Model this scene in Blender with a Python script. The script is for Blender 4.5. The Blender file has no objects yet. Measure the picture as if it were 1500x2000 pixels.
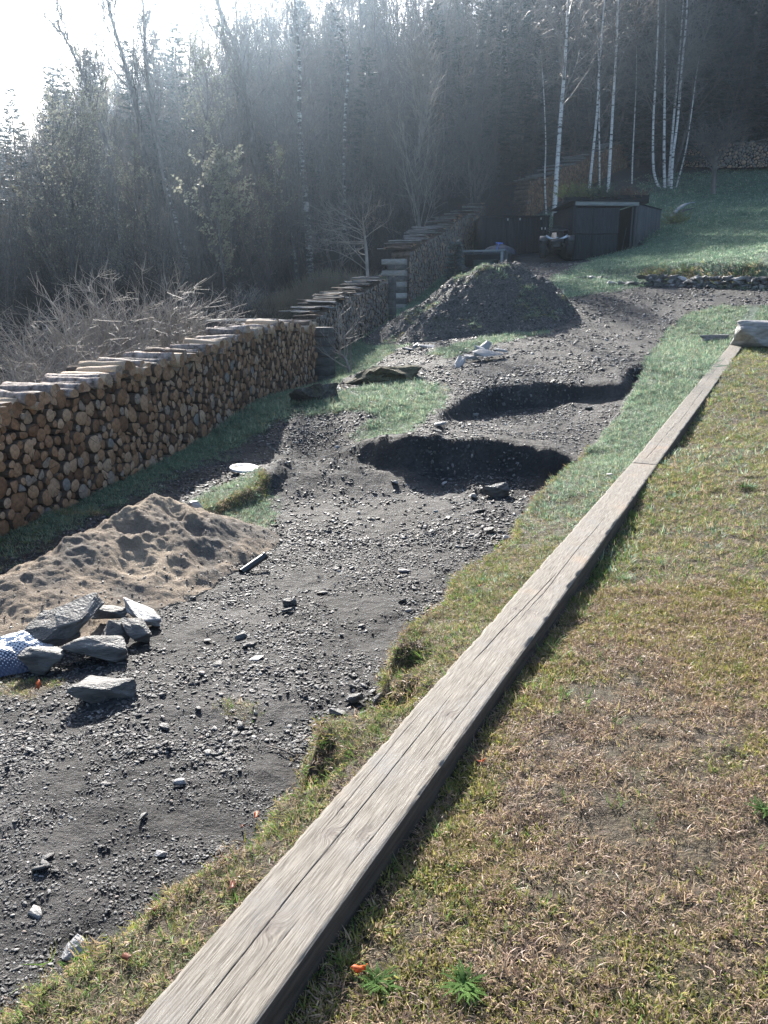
import bpy, math, random
import numpy as np
from mathutils import Vector, Matrix

SC = bpy.context.scene
COL = SC.collection
rnd = random.Random(7)

# ------------------------------------------------------------------ camera
EYE = 1.6
HAZE_D = 0.0008
PITCH = math.radians(15.0)
FPX = 1500.0                      # focal length in pixels of the 1500 x 2000 photograph
cam_data = bpy.data.cameras.new('camera')
cam = bpy.data.objects.new('camera', cam_data)
COL.objects.link(cam)
cam.location = (0, 0, EYE)
cam.rotation_euler = (math.radians(90) - PITCH, 0, 0)
cam_data.sensor_fit = 'VERTICAL'
cam_data.sensor_height = 32.0
cam_data.lens = 32.0 * FPX / 2000.0
cam_data.clip_start = 0.05
cam_data.clip_end = 1500
SC.camera = cam

# ------------------------------------------------------------------ light
SUN_AZ = math.radians(-14.0)      # left of straight ahead
SUN_EL = math.radians(30.0)
world = bpy.data.worlds.new('World')
SC.world = world
world.use_nodes = True
wn = world.node_tree
bg = wn.nodes['Background']
sky = wn.nodes.new('ShaderNodeTexSky')
sky.sky_type = 'NISHITA'
sky.sun_disc = False
sky.sun_elevation = SUN_EL
sky.sun_rotation = SUN_AZ
sky.air_density = 1.0
sky.dust_density = 2.2
sky.ozone_density = 2.0
wn.links.new(sky.outputs[0], bg.inputs[0])
bg.inputs[1].default_value = 0.085
sd = bpy.data.lights.new('sun', 'SUN')
sd.energy = 5.0
sd.angle = math.radians(0.55)
sd.color = (1.0, 0.94, 0.86)
sun = bpy.data.objects.new('sun', sd)
COL.objects.link(sun)
sun_dir = Vector((math.sin(SUN_AZ) * math.cos(SUN_EL), math.cos(SUN_AZ) * math.cos(SUN_EL), math.sin(SUN_EL)))
sun.rotation_euler = sun_dir.to_track_quat('Z', 'Y').to_euler()
SC.view_settings.view_transform = 'Standard'
SC.view_settings.look = 'None'
SC.view_settings.gamma = 1.0
SC.view_settings.use_curve_mapping = False
SC.view_settings.exposure = 1.8
SC.cycles.max_bounces = 5
SC.cycles.diffuse_bounces = 3
SC.cycles.glossy_bounces = 2
SC.cycles.transmission_bounces = 2
SC.cycles.transparent_max_bounces = 6
SC.cycles.volume_bounces = 1
SC.cycles.use_denoising = True
SC.cycles.sample_clamp_indirect = 4.0

# ------------------------------------------------------------------ helpers: placing
CP, SP = math.cos(PITCH), math.sin(PITCH)

def at(u, v, t):
    """point at camera depth t behind photograph pixel (u, v)"""
    x, y = (u - 750.0) / FPX, (1000.0 - v) / FPX
    return Vector((x * t, (CP + y * SP) * t, (-SP + y * CP) * t + EYE))

def atz(u, v, z):
    d = at(u, v, 1.0)
    dz = d.z - EYE
    return at(u, v, (z - EYE) / dz)

def project(p):
    q = Vector(p) - Vector((0, 0, EYE))
    t = q.y * CP - q.z * SP
    y = q.y * SP + q.z * CP
    return (750 + q.x / t * FPX, 1000 - y / t * FPX, t)

def smooth(e0, e1, x):
    k = np.clip((x - e0) / (e1 - e0), 0, 1)
    return k * k * (3 - 2 * k)

_tabs = {}
def vnoise(x, y, seed=0):
    T = _tabs.get(seed)
    if T is None:
        T = _tabs[seed] = np.random.RandomState(seed + 11).rand(256, 256)
    x = np.asarray(x, float); y = np.asarray(y, float)
    xi = np.floor(x).astype(int); yi = np.floor(y).astype(int)
    fx = x - xi; fy = y - yi
    fx = fx * fx * (3 - 2 * fx); fy = fy * fy * (3 - 2 * fy)
    a = T[xi & 255, yi & 255]; b = T[(xi + 1) & 255, yi & 255]
    c = T[xi & 255, (yi + 1) & 255]; d = T[(xi + 1) & 255, (yi + 1) & 255]
    return (a * (1 - fx) + b * fx) * (1 - fy) + (c * (1 - fx) + d * fx) * fy

def fbm(x, y, seed=0, octv=4, gain=0.5):
    s = 0.0; a = 1.0; n = 0.0; f = 1.0
    for i in range(octv):
        s = s + a * vnoise(x * f + 17.3 * i, y * f - 9.1 * i, seed + i)
        n += a; a *= gain; f *= 2.03
    return s / n * 2 - 1

class TPS:
    def __init__(self, pts):
        P = np.array(pts, float)
        self.c = P[:, :2]
        n = len(P)
        K = self.k(self.c[:, None, :] - self.c[None, :, :]) + np.eye(n) * 0.02
        A = np.zeros((n + 3, n + 3))
        A[:n, :n] = K; A[:n, n] = 1; A[:n, n + 1:] = self.c
        A[n, :n] = 1; A[n + 1:, :n] = self.c.T
        b = np.zeros(n + 3); b[:n] = P[:, 2]
        self.w = np.linalg.solve(A, b)
    @staticmethod
    def k(d):
        r2 = (d ** 2).sum(-1)
        return 0.5 * r2 * np.log(r2 + 1e-9)
    def __call__(self, x, y):
        x = np.atleast_1d(np.asarray(x, float)); y = np.atleast_1d(np.asarray(y, float))
        sh = x.shape
        X = np.stack([x.ravel(), y.ravel()], 1)
        out = np.empty(len(X)); n = len(self.c)
        for i in range(0, len(X), 40000):
            q = X[i:i + 40000]
            out[i:i + 40000] = self.k(q[:, None, :] - self.c[None]) @ self.w[:n] + self.w[n] + q @ self.w[n + 1:]
        return out.reshape(sh)

def sdf(poly, x, y):
    """signed distance to a polygon, negative inside"""
    x = np.asarray(x, float); y = np.asarray(y, float)
    d = np.full(x.shape, 1e9); ins = np.zeros(x.shape, bool)
    n = len(poly)
    for i in range(n):
        ax, ay = poly[i][0], poly[i][1]; bx, by = poly[(i + 1) % n][0], poly[(i + 1) % n][1]
        ex, ey = bx - ax, by - ay
        wx, wy = x - ax, y - ay
        h = np.clip((wx * ex + wy * ey) / (ex * ex + ey * ey + 1e-12), 0, 1)
        d = np.minimum(d, (wx - ex * h) ** 2 + (wy - ey * h) ** 2)
        cond = ((ay > y) != (by > y)) & (x < (bx - ax) * (y - ay) / ((by - ay) if abs(by - ay) > 1e-12 else 1e-12) + ax)
        ins ^= cond
    d = np.sqrt(d)
    return np.where(ins, -d, d)

# ------------------------------------------------------------------ terrain heights
def _p(u, v, t=None, z=None):
    q = at(u, v, t) if t is not None else atz(u, v, z)
    return (q.x, q.y, q.z)

TA = TPS([_p(1000, 1900, z=.045), _p(1400, 1900, z=.06), _p(1400, 1400, z=.07), _p(1050, 1400, z=.045), _p(1450, 1000, z=.10),
    _p(500, 1990, z=-.02), _p(0, 1990, z=-.10), _p(300, 1780, z=-.08), _p(640, 1480, z=-.08), _p(850, 1230, z=-.08), _p(1050, 1000, z=-.06),
    _p(1120, 900, z=-.02), _p(1258, 915, 7.4), _p(1350, 785, 10.3), _p(1440, 675, 15), _p(1200, 800, 10.5), _p(1250, 715, 13),
    _p(1050, 752, 12.5), _p(870, 790, 11.5), _p(900, 852, 9.3), _p(740, 868, 9.3), _p(690, 874, z=-.14), _p(640, 885, z=-.30), _p(590, 905, z=-.36), _p(700, 800, 11.2), _p(500, 840, 11.2),
    _p(478, 925, 9.1), _p(0, 1050, 7), _p(320, 895, 10), _p(640, 745, 16.4), _p(0, 1300, z=-.40), _p(0, 1150, z=-.44), _p(0, 1650, z=-.27),
    _p(250, 1060, z=-.42), (-4.0, 4.0, -.5), (-5, 1.5, -.4),
    _p(1200, 650, 17), _p(1300, 600, 19), _p(1200, 580, 20.5), _p(1000, 700, 14.5), _p(800, 705, 15.6), _p(700, 722, 16.5),
    _p(1095, 600, 20), _p(760, 690, 17.5), _p(760, 660, 20), _p(770, 628, 23), _p(800, 600, 27), _p(900, 545, 29.5),
    _p(1000, 505, 32), _p(1118, 507, 31), _p(1060, 522, 28), _p(1180, 508, 29.5), _p(1250, 492, 29),
    _p(1300, 556, 21), _p(1480, 578, 18.5), _p(1150, 545, 23.5),
    _p(1500, 430, 30), _p(1350, 432, 33), _p(1420, 480, 26.5), _p(1400, 380, 42), _p(1400, 325, 50), _p(1240, 335, 48), _p(1500, 330, 48),
    (-4.4, 8, -.5), (-3.3, 14, -.1), (-7, 14, -.4), (-9, 6, -1.2),
    _p(100, 620, 35), _p(400, 575, 35), _p(650, 540, 36), _p(850, 460, 40), _p(1000, 405, 42),
    (-12, 20, -.3), (-45, 45, 0.5), (-40, 90, 6), (0, 90, 15), (40, 90, 27), (60, 50, 20), (16, 18, 3.0), (24, 20, 4.8), (9, 5, .35), (14, 10, 1.0),
    (-15, -5, -1.2), (0, -5, 0), (10, -5, .2), (60, 5, 6), (-60, 5, -4), (-80, 130, 6), (0, 140, 22), (80, 140, 40)])
TF1 = TPS([_p(0, 1900, z=-.22), _p(300, 1500, z=-.28), _p(0, 1300, z=-.40), _p(600, 1300, z=-.36), _p(560, 1480, z=-.32), _p(150, 1720, z=-.25),
    _p(770, 1310, z=-.42), _p(850, 1150, z=-.48), _p(700, 1100, z=-.47), _p(900, 965, z=-.45), _p(1010, 1000, z=-.46), _p(600, 950, z=-.45),
    _p(478, 925, z=-.32), _p(250, 1060, z=-.42), _p(0, 1050, z=-.44), _p(0, 1150, z=-.44), _p(1050, 930, z=-.40), (-4.0, 4.0, -.5), (-5, 1.5, -.4),
    _p(500, 1200, z=-.40), (3.2, 9.5, -.45)])
TF2 = TPS([_p(1050, 812, 12), _p(1150, 858, 10), _p(950, 830, 11), _p(900, 860, 9.4), _p(1210, 800, 11.3), _p(1130, 885, z=-.10), _p(1230, 760, 12.4),
    _p(860, 830, 10.6), _p(1050, 865, 9.5)])

def hitf(u, v, f, t0=1.0, t1=110.0):
    ts = np.exp(np.linspace(math.log(t0), math.log(t1), 1500))
    x = (u - 750.0) / FPX; y = (1000.0 - v) / FPX
    X = x * ts; Y = (CP + y * SP) * ts; Z = (-SP + y * CP) * ts + EYE
    g = f(X, Y)
    k = np.nonzero(Z <= g)[0]
    if len(k) == 0:
        return Vector((X[-1], Y[-1], Z[-1]))
    i = k[0]
    if i == 0: return Vector((X[0], Y[0], Z[0]))
    a = (Z[i - 1] - g[i - 1]); b = (g[i] - Z[i]); w = a / (a + b + 1e-12)
    return Vector((X[i-1] + (X[i] - X[i-1]) * w, Y[i-1] + (Y[i] - Y[i-1]) * w, Z[i-1] + (Z[i] - Z[i-1]) * w))

def polyA(px, extra=()):
    return [tuple(hitf(u, v, TA)[:2]) for u, v in px] + list(extra)

EDGE = [(0, 1975), (80, 1905), (140, 1878), (200, 1822), (250, 1788), (340, 1712), (420, 1668), (490, 1640), (515, 1575), (560, 1545), (625, 1512), (655, 1488),
        (640, 1455), (603, 1442), (612, 1412), (690, 1396), (760, 1386), (818, 1352), (790, 1330), (748, 1300), (765, 1262), (800, 1222),
        (862, 1180), (880, 1130), (935, 1092), (1000, 1060), (1008, 1015), (1050, 962), (1085, 930)]
M1 = polyA(EDGE + [(1145, 876), (1050, 860), (900, 850), (800, 856), (715, 866), (650, 880), (560, 905), (500, 950), (380, 1010)],
           [(-6, 8), (-8, 0), (-3, -1)])
M2 = polyA([(852, 838), (862, 806), (905, 778), (960, 758), (1050, 749), (1150, 750), (1212, 748), (1228, 722), (1262, 712), (1250, 748), (1215, 806), (1178, 850), (1150, 880)],
           [(2.6, 8.3), (0.8, 8.4), (0.5, 8.8)])
M3 = polyA([(1120, 534), (1200, 538), (1260, 541), (1300, 546), (1350, 548), (1400, 552), (1450, 553), (1500, 557), (1600, 566)], [(40, 15), (40, 60), (12, 60), (7.2, 30)])

def SOIL_HEAPS(x, y):
    z = 0
    for (u, v, zz, r, h, ex) in HEAPS:
        cx, cy = zz
        d = np.sqrt(((x - cx) * ex) ** 2 + (y - cy) ** 2) / r
        z = z + h * np.clip(1 - d, 0, 1) ** 1.3 * (1 + .25 * fbm(x * 4, y * 4, 61, 3))
    return z
HEAPS = [(615, 895, (-0.62, 9.1), .95, .27, .75), (0, 0, (.4, 8.95), .5, .10, 1.0), (0, 0, (1.9, 8.8), .45, .12, 1.0), (0, 0, (2.9, 12.0), .4, .10, 1.0), (745, 745, (-0.05, 14.6), .9, .22, .7), (780, 1330, tuple(atz(790, 1328, -.2)[:2]), .18, -.22, 1.0),
         (900, 1085, (.5, 7.4), 1.2, .05, .6), (520, 1400, (-.4, 3.6), 1.0, .05, .8), (950, 880, (1.3, 9.0), .7, .10, 1.2)]

def ground_base(x, y):
    a = TA(x, y)
    n = fbm(x * 1.3, y * 1.3, 3, 4)
    n2 = fbm(x * 6, y * 6, 5, 3)
    d2 = sdf(M2, x, y) + .05 * n + .03 * n2
    m2 = 1 - smooth(-.20, .06, d2)
    h = a * (1 - m2) + TF2(x, y) * m2
    d1 = sdf(M1, x, y)
    # the grassy edge is a sharp undercut lip, the cut walls are slopes
    wall = smooth(8.2, 8.8, y)
    wi = .03 + .26 * wall
    d1n = d1 + (.03 - .01 * wall) * n + .02 * n2
    m1 = 1 - smooth(0, 1, (d1n + wi) / (wi + .05))
    h = h * (1 - m1) + TF1(x, y) * m1
    cut = 4 * m1 * (1 - m1) * wall + 4 * m2 * (1 - m2)
    h = h + cut * (.075 * fbm(x * 3.1, y * 3.1, 7, 4) + .035 * fbm(x * 12, y * 12, 8, 3))
    d3 = sdf(M3, x, y)
    fade = smooth(5.5, 7.5, x)
    h = h + .42 * fade * (1 - smooth(-.25, .03, d3 + .08 * n2)) * np.exp(-np.maximum(y - 22.0, 0) / 2.5)
    h = h + SOIL_HEAPS(x, y)
    return h, m1, m2, d3

def gravel_mask(x, y, H=None):
    x = np.asarray(x, float); y = np.asarray(y, float)
    n = fbm(x * 1.1, y * 1.1, 21, 4) * .35 + fbm(x * 5, y * 5, 23, 3) * .12
    g = np.zeros(np.shape(x))
    for P, w in GRAVEL:
        g = np.maximum(g, 1 - smooth(-w, w, sdf(P, x, y) + n * w * 2.2))
    for (ox, oy, ang, w_, d_, zf) in FOOTPRINTS:
        lx = (x - ox) * math.cos(ang) + (y - oy) * math.sin(ang); ly = -(x - ox) * math.sin(ang) + (y - oy) * math.cos(ang)
        g = np.where((lx > -.35) & (lx < w_ + .2) & (ly > -.5) & (ly < d_ + .2), 1.0, g)
    for P, w, k in GRASS_IN:
        g = g * (1 - k * (1 - smooth(-w, w, sdf(P, x, y) + n * w * 2.2)))
    return g

GRAVEL = [
    (polyA([(u, v) for u, v in EDGE] + [(1110, 912), (1150, 876), (1180, 845), (1215, 800), (1250, 745), (1262, 712), (1300, 655), (1345, 612), (1400, 600), (1520, 595),
            (1520, 566), (1440, 562), (1350, 558), (1290, 556), (1200, 566), (1120, 578), (1040, 560), (880, 560), (760, 690), (700, 735), (640, 760), (560, 800),
            (300, 930), (0, 1090)], [(-6, 6), (-8, 0), (-3, -1)]), .10),
    ([tuple(at(u, v, t)[:2]) for u, v, t in ((1180, 512, 29), (1090, 545, 24.5), (940, 560, 25), (900, 560, 28), (880, 520, 32), (940, 500, 34), (1120, 500, 34))], .4)]
GRASS_IN = [
    (polyA([(655, 772), (720, 752), (800, 742), (850, 752), (868, 775), (840, 812), (790, 850), (710, 862), (692, 850), (740, 815), (700, 800), (600, 812), (590, 795)]), .14, .95),
    (polyA([(372, 985), (440, 950), (505, 925), (528, 945), (520, 1000), (470, 1028), (420, 1015)]), .10, .95),
    (polyA([(840, 690), (960, 655), (1080, 618), (1075, 650), (940, 678), (870, 702)]), .15, .8),
    ([tuple(at(u, v, t)[:2]) for u, v, t in ((640, 742, 16.3), (700, 712, 17), (762, 690, 17.5), (850, 620, 20), (900, 560, 26), (880, 540, 30), (790, 590, 28), (768, 628, 23), (700, 668, 19))], .3, .95),
    (polyA([(0, 1030), (300, 885), (620, 748), (650, 782), (480, 850), (330, 930), (200, 1010), (0, 1115)]), .25, .55),
    (polyA([(1050, 548), (1120, 540), (1260, 553), (1200, 566), (1130, 578), (1090, 590)]), .3, .95),
    (polyA([(60, 1330), (120, 1340), (60, 1372), (0, 1370), (0, 1330)]), .05, .8),
    (polyA([(430, 1345), (490, 1335), (500, 1362), (440, 1372)]), .04, .5),
]

_s0, _s1, _k0, _k1 = at(1118, 508, 31.0), at(1240, 480, 31.0), at(938, 508, 33.2), at(1068, 505, 33.2)
FOOTPRINTS = [(_s0.x, _s0.y, math.atan2(_s1.y - _s0.y, _s1.x - _s0.x), 2.7, 3.3, 3.38), (_k0.x, _k0.y, math.atan2(_k1.y - _k0.y, _k1.x - _k0.x), 3.0, 2.7, 3.42)]

def gz(x, y):
    """final ground height"""
    x = np.atleast_1d(np.asarray(x, float)); y = np.atleast_1d(np.asarray(y, float))
    h, m1, m2, d3 = ground_base(x, y)
    g = gravel_mask(x, y)
    for (ox, oy, ang, w_, d_, zf) in FOOTPRINTS:
        lx = (x - ox) * math.cos(ang) + (y - oy) * math.sin(ang); ly = -(x - ox) * math.sin(ang) + (y - oy) * math.cos(ang)
        ins = (lx > -.25) & (lx < w_) & (ly > -.3) & (ly < d_)
        h = np.where(ins, np.minimum(h, zf), h)
    near = 1 / (1 + (np.maximum(y, 0) / 30.0) ** 2)
    h = h + near * (g * (.030 * fbm(x * 2.2, y * 2.2, 31, 3) + .020 * fbm(x * 11, y * 11, 33, 3)) + (1 - g) * (.025 * fbm(x * 1.8, y * 1.8, 35, 3) + .012 * fbm(x * 14, y * 14, 37, 3)))
    return h

def gz1(x, y):
    return float(gz(np.array([x]), np.array([y]))[0])

def hit(u, v, t0=1.0, t1=100):
    return hitf(u, v, gz, t0, t1)

# ------------------------------------------------------------------ helpers: materials
class NT:
    def __init__(self, m):
        self.m = m; self.t = m.node_tree; self.t.nodes.clear()
    def n(self, typ, **kw):
        nd = self.t.nodes.new(typ)
        for k, v in kw.items():
            if k.startswith('i_'):
                nd.inputs[int(k[2:])].default_value = v
            else: setattr(nd, k, v)
        return nd
    def l(self, a, b): self.t.links.new(a, b)
    def ramp(self, src, stops):
        r = self.n('ShaderNodeValToRGB')
        e = r.color_ramp.elements
        while len(e) < len(stops): e.new(0.5)
        for i, (p, c) in enumerate(stops):
            e[i].position = p; e[i].color = (*c, 1) if len(c) == 3 else c
        self.l(src, r.inputs[0]); return r.outputs[0]
    def noise(self, vec, scale, detail=4, rough=.55, dist=0):
        nd = self.n('ShaderNodeTexNoise'); nd.inputs['Scale'].default_value = scale
        nd.inputs['Detail'].default_value = detail; nd.inputs['Roughness'].default_value = rough; nd.inputs['Distortion'].default_value = dist
        if vec is not None: self.l(vec, nd.inputs['Vector'])
        return nd.outputs['Fac']
    def mix(self, fac, a, b, mode='MIX'):
        nd = self.n('ShaderNodeMix', data_type='RGBA', blend_type=mode)
        for s, k in ((fac, 0), (a, 6), (b, 7)):
            if isinstance(s, (int, float)): nd.inputs[k].default_value = s
            elif isinstance(s, tuple): nd.inputs[k].default_value = (*s, 1)
            else: self.l(s, nd.inputs[k])
        return nd.outputs[2]
    def math(self, op, a, b=0.0, c=None):
        nd = self.n('ShaderNodeMath', operation=op)
        for s, k in ((a, 0), (b, 1), (c, 2)):
            if s is None: continue
            if isinstance(s, (int, float)): nd.inputs[k].default_value = s
            else: self.l(s, nd.inputs[k])
        return nd.outputs[0]
    def attr(self, name): return self.n('ShaderNodeAttribute', attribute_name=name)

def newmat(name):
    m = bpy.data.materials.new(name); m.use_nodes = True
    return m, NT(m)

def finish(t, color, rough=.8, bump=None, bstr=.3, bdist=.01, spec=.3, metal=0, trans=0):
    p = t.n('ShaderNodeBsdfPrincipled')
    for s, k in ((color, 'Base Color'), (rough, 'Roughness'), (metal, 'Metallic')):
        if isinstance(s, tuple): p.inputs[k].default_value = (*s, 1)
        elif isinstance(s, (int, float)): p.inputs[k].default_value = s
        else: t.l(s, p.inputs[k])
    p.inputs['Specular IOR Level'].default_value = spec
    if bump is not None:
        b = t.n('ShaderNodeBump'); b.inputs['Strength'].default_value = bstr; b.inputs['Distance'].default_value = bdist
        t.l(bump, b.inputs['Height']); t.l(b.outputs[0], p.inputs['Normal'])
    o = t.n('ShaderNodeOutputMaterial')
    out = p.outputs[0]
    if trans:
        tr = t.n('ShaderNodeBsdfTranslucent')
        if isinstance(color, tuple): tr.inputs[0].default_value = (*color, 1)
        else: t.l(color, tr.inputs[0])
        mx = t.n('ShaderNodeMixShader'); mx.inputs[0].default_value = trans
        t.l(out, mx.inputs[1]); t.l(tr.outputs[0], mx.inputs[2]); out = mx.outputs[0]
    t.l(out, o.inputs[0])
    return p

def stdmat(name, c1, c2, scale=8, rough=.85, bstr=.4, bscale=30, stretch=(1, 1, 1), spec=.3, metal=0, rvar=0.0, trans=0, bdist=.01, detail=5):
    m, t = newmat(name)
    tc = t.n('ShaderNodeTexCoord'); mp = t.n('ShaderNodeMapping'); mp.inputs['Scale'].default_value = stretch
    t.l(tc.outputs['Object'], mp.inputs[0]); v = mp.outputs[0]
    oi = t.n('ShaderNodeObjectInfo')
    off = t.n('ShaderNodeVectorMath', operation='ADD'); t.l(v, off.inputs[0])
    sc = t.math('MULTIPLY', oi.outputs['Random'], 37.0); t.l(sc, off.inputs[1])
    v = off.outputs[0]
    f = t.noise(v, scale, detail)
    c = t.ramp(f, [(.3, c1), (.72, c2)])
    if rvar:
        k = t.math('MULTIPLY_ADD', oi.outputs['Random'], 2 * rvar, 1 - rvar)
        c = t.mix(1.0, c, k, 'MULTIPLY')
    b = t.noise(v, bscale, 4)
    finish(t, c, rough, b, bstr, bdist, spec, metal, trans)
    return m

# ------------------------------------------------------------------ helpers: meshes and objects
def mesh_from(name, V, F, mats=(), fmat=None, smooth_=False):
    me = bpy.data.meshes.new(name)
    V = np.asarray(V, np.float32)
    if isinstance(F, np.ndarray):
        n = F.shape[1]; loops = F.ravel().astype(np.int32); tot = np.full(len(F), n, np.int32)
    else:
        tot = np.array([len(f) for f in F], np.int32)
        loops = np.fromiter((i for f in F for i in f), np.int32, int(tot.sum()))
    start = np.concatenate([[0], np.cumsum(tot)[:-1]]).astype(np.int32)
    me.vertices.add(len(V)); me.vertices.foreach_set('co', V.ravel())
    me.loops.add(len(loops)); me.loops.foreach_set('vertex_index', loops)
    me.polygons.add(len(tot)); me.polygons.foreach_set('loop_start', start); me.polygons.foreach_set('loop_total', tot)
    for m in mats: me.materials.append(m)
    if fmat is not None: me.polygons.foreach_set('material_index', np.asarray(fmat, np.int32))
    me.update(calc_edges=True)
    if smooth_: me.polygons.foreach_set('use_smooth', np.ones(len(tot), bool))
    return me

def tag(o, label=None, cat=None, group=None, kind=None):
    if label: o['label'] = label
    if cat: o['category'] = cat
    if group: o['group'] = group
    if kind: o['kind'] = kind
    return o

def link(name, me, parent=None, loc=None):
    o = bpy.data.objects.new(name, me); COL.objects.link(o)
    if parent is not None: o.parent = parent
    if loc is not None: o.location = loc
    return o

def empty(name, loc, rz=0, label=None, cat=None, group=None):
    o = bpy.data.objects.new(name, None); COL.objects.link(o)
    o.location = loc; o.rotation_euler = (0, 0, rz); o.empty_display_size = .1
    return tag(o, label, cat, group)

class MB:
    """collects convex pieces, in local coordinates"""
    def __init__(self): self.V = []; self.F = []; self.M = []
    def add(self, V, F, m=0):
        b = len(self.V); self.V += [tuple(v) for v in V]; self.F += [tuple(i + b for i in f) for f in F]; self.M += [m] * len(F); return self
    def box(self, c, s, rot=None, m=0, bev=0.0, taper=1.0):
        hx, hy, hz = s[0] / 2, s[1] / 2, s[2] / 2
        bev = min(bev, hx * .6, hy * .6, hz * .6)
        V = []
        if bev <= 0:
            for z in (-hz, hz):
                k = taper if z > 0 else 1
                for x, y in ((-hx, -hy), (hx, -hy), (hx, hy), (-hx, hy)): V.append(Vector((x * k, y * k, z)))
            F = [(3, 2, 1, 0), (4, 5, 6, 7), (0, 1, 5, 4), (1, 2, 6, 5), (2, 3, 7, 6), (3, 0, 4, 7)]
        else:
            rings = [(-hz, bev), (-hz + bev, 0), (hz - bev, 0), (hz, bev)]
            for z, b in rings:
                k = taper if z > 0 else 1
                xx, yy = hx - b, hy - b
                for x, y in ((-xx + bev * (b == 0), -yy), (xx - bev * (b == 0), -yy), (xx, -yy + bev * (b == 0)), (xx, yy - bev * (b == 0)),
                             (xx - bev * (b == 0), yy), (-xx + bev * (b == 0), yy), (-xx, yy - bev * (b == 0)), (-xx, -yy + bev * (b == 0))):
                    V.append(Vector((x * k, y * k, z)))
            F = [tuple(range(7, -1, -1)), tuple(range(24, 32))]
            for r in range(3):
                for i in range(8): F.append((r * 8 + i, r * 8 + (i + 1) % 8, r * 8 + 8 + (i + 1) % 8, r * 8 + 8 + i))
        R = rot if rot is not None else Matrix.Identity(3)
        c = Vector(c)
        return self.add([R @ v + c for v in V], F, m)
    def bar(self, a, b, w, h, up=(0, 0, 1), m=0, bev=0.0):
        a, b = Vector(a), Vector(b); d = b - a; L = d.length; y = d.normalized()
        x = y.cross(Vector(up))
        if x.length < 1e-4: x = y.cross(Vector((1, 0, 0)))
        x.normalize(); z = x.cross(y)
        R = Matrix((x, y, z)).transposed()
        return self.box((a + b) / 2, (w, L, h), R, m, bev)
    def tube(self, pts, rad, n=8, m=0, cap=True):
        pts = [Vector(p) for p in pts]; rings = []
        if not hasattr(rad, '__len__'): rad = [rad] * len(pts)
        b = len(self.V); px = None
        for i, p in enumerate(pts):
            d = (pts[min(i + 1, len(pts) - 1)] - pts[max(i - 1, 0)]).normalized()
            if px is None:
                px = d.orthogonal().normalized()
            px = (px - d * px.dot(d)).normalized(); py = d.cross(px)
            for k in range(n):
                a = 2 * math.pi * k / n
                self.V.append(tuple(p + (px * math.cos(a) + py * math.sin(a)) * rad[i]))
        for i in range(len(pts) - 1):
            for k in range(n):
                self.F.append((b + i * n + k, b + i * n + (k + 1) % n, b + (i + 1) * n + (k + 1) % n, b + (i + 1) * n + k)); self.M.append(m)
        if cap:
            self.F.append(tuple(b + k for k in range(n - 1, -1, -1))); self.F.append(tuple(b + (len(pts) - 1) * n + k for k in range(n))); self.M += [m, m]
        return self
    def prism(self, poly, z0, z1, m=0, R=None, c=(0, 0, 0)):
        n = len(poly); R = R or Matrix.Identity(3); c = Vector(c)
        V = [R @ Vector((x, y, z0)) + c for x, y in poly] + [R @ Vector((x, y, z1)) + c for x, y in poly]
        F = [tuple(range(n - 1, -1, -1)), tuple(range(n, 2 * n))] + [(i, (i + 1) % n, n + (i + 1) % n, n + i) for i in range(n)]
        return self.add(V, F, m)
    def build(self, name, mats, parent=None, loc=None, smooth_=False):
        if not isinstance(mats, (list, tuple)): mats = [mats]
        return link(name, mesh_from(name, self.V, self.F, mats, self.M, smooth_), parent, loc)

def rock_mesh(name, size, seed, mats, flat=.5, sub=2, jag=.25):
    """an angular broken stone"""
    import bmesh
    r = random.Random(seed)
    bm = bmesh.new()
    pts = []
    for i in range(13):
        v = Vector((r.gauss(0, 1), r.gauss(0, 1), r.gauss(0, 1))).normalized()
        k = r.uniform(.75, 1.05)
        v = Vector((max(-.72, min(.72, v.x * k)), max(-.72, min(.72, v.y * k)), max(-.6, min(.6, v.z * k))))
        pts.append(bm.verts.new(v))
    res = bmesh.ops.convex_hull(bm, input=bm.verts)
    bmesh.ops.delete(bm, geom=[v for v in bm.verts if not v.link_faces], context='VERTS')
    bmesh.ops.bevel(bm, geom=bm.edges[:], offset=.03, segments=1, affect='EDGES')
    bmesh.ops.triangulate(bm, faces=bm.faces[:])
    if sub: bmesh.ops.subdivide_edges(bm, edges=bm.edges[:], cuts=sub, use_grid_fill=True)
    for v in bm.verts:
        c = v.co
        n = float(fbm(np.array([c.x * 2 + seed + c.z * 1.5]), np.array([c.y * 2 + c.z * 2]), 71, 4)[0])
        lay = math.sin((c.z * 14 + n * 3)) * .02
        n2 = float(fbm(np.array([c.x * 7 + seed]), np.array([c.y * 7 + c.z * 6]), 72, 3)[0])
        v.co = c * (1 + n * jag * .5 + n2 * .045 + lay)
        v.co = Vector((v.co.x * size[0] * .7, v.co.y * size[1] * .7, v.co.z * size[2] * .85))
    me = bpy.data.meshes.new(name); bm.to_mesh(me); bm.free()
    for m in mats: me.materials.append(m)
    return me

# ------------------------------------------------------------------ GN scatter
def protos_collection(name, objs):
    c = bpy.data.collections.new(name)
    for o in objs: c.objects.link(o)
    return c

def proto(name, me): return bpy.data.objects.new(name, me)

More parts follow.
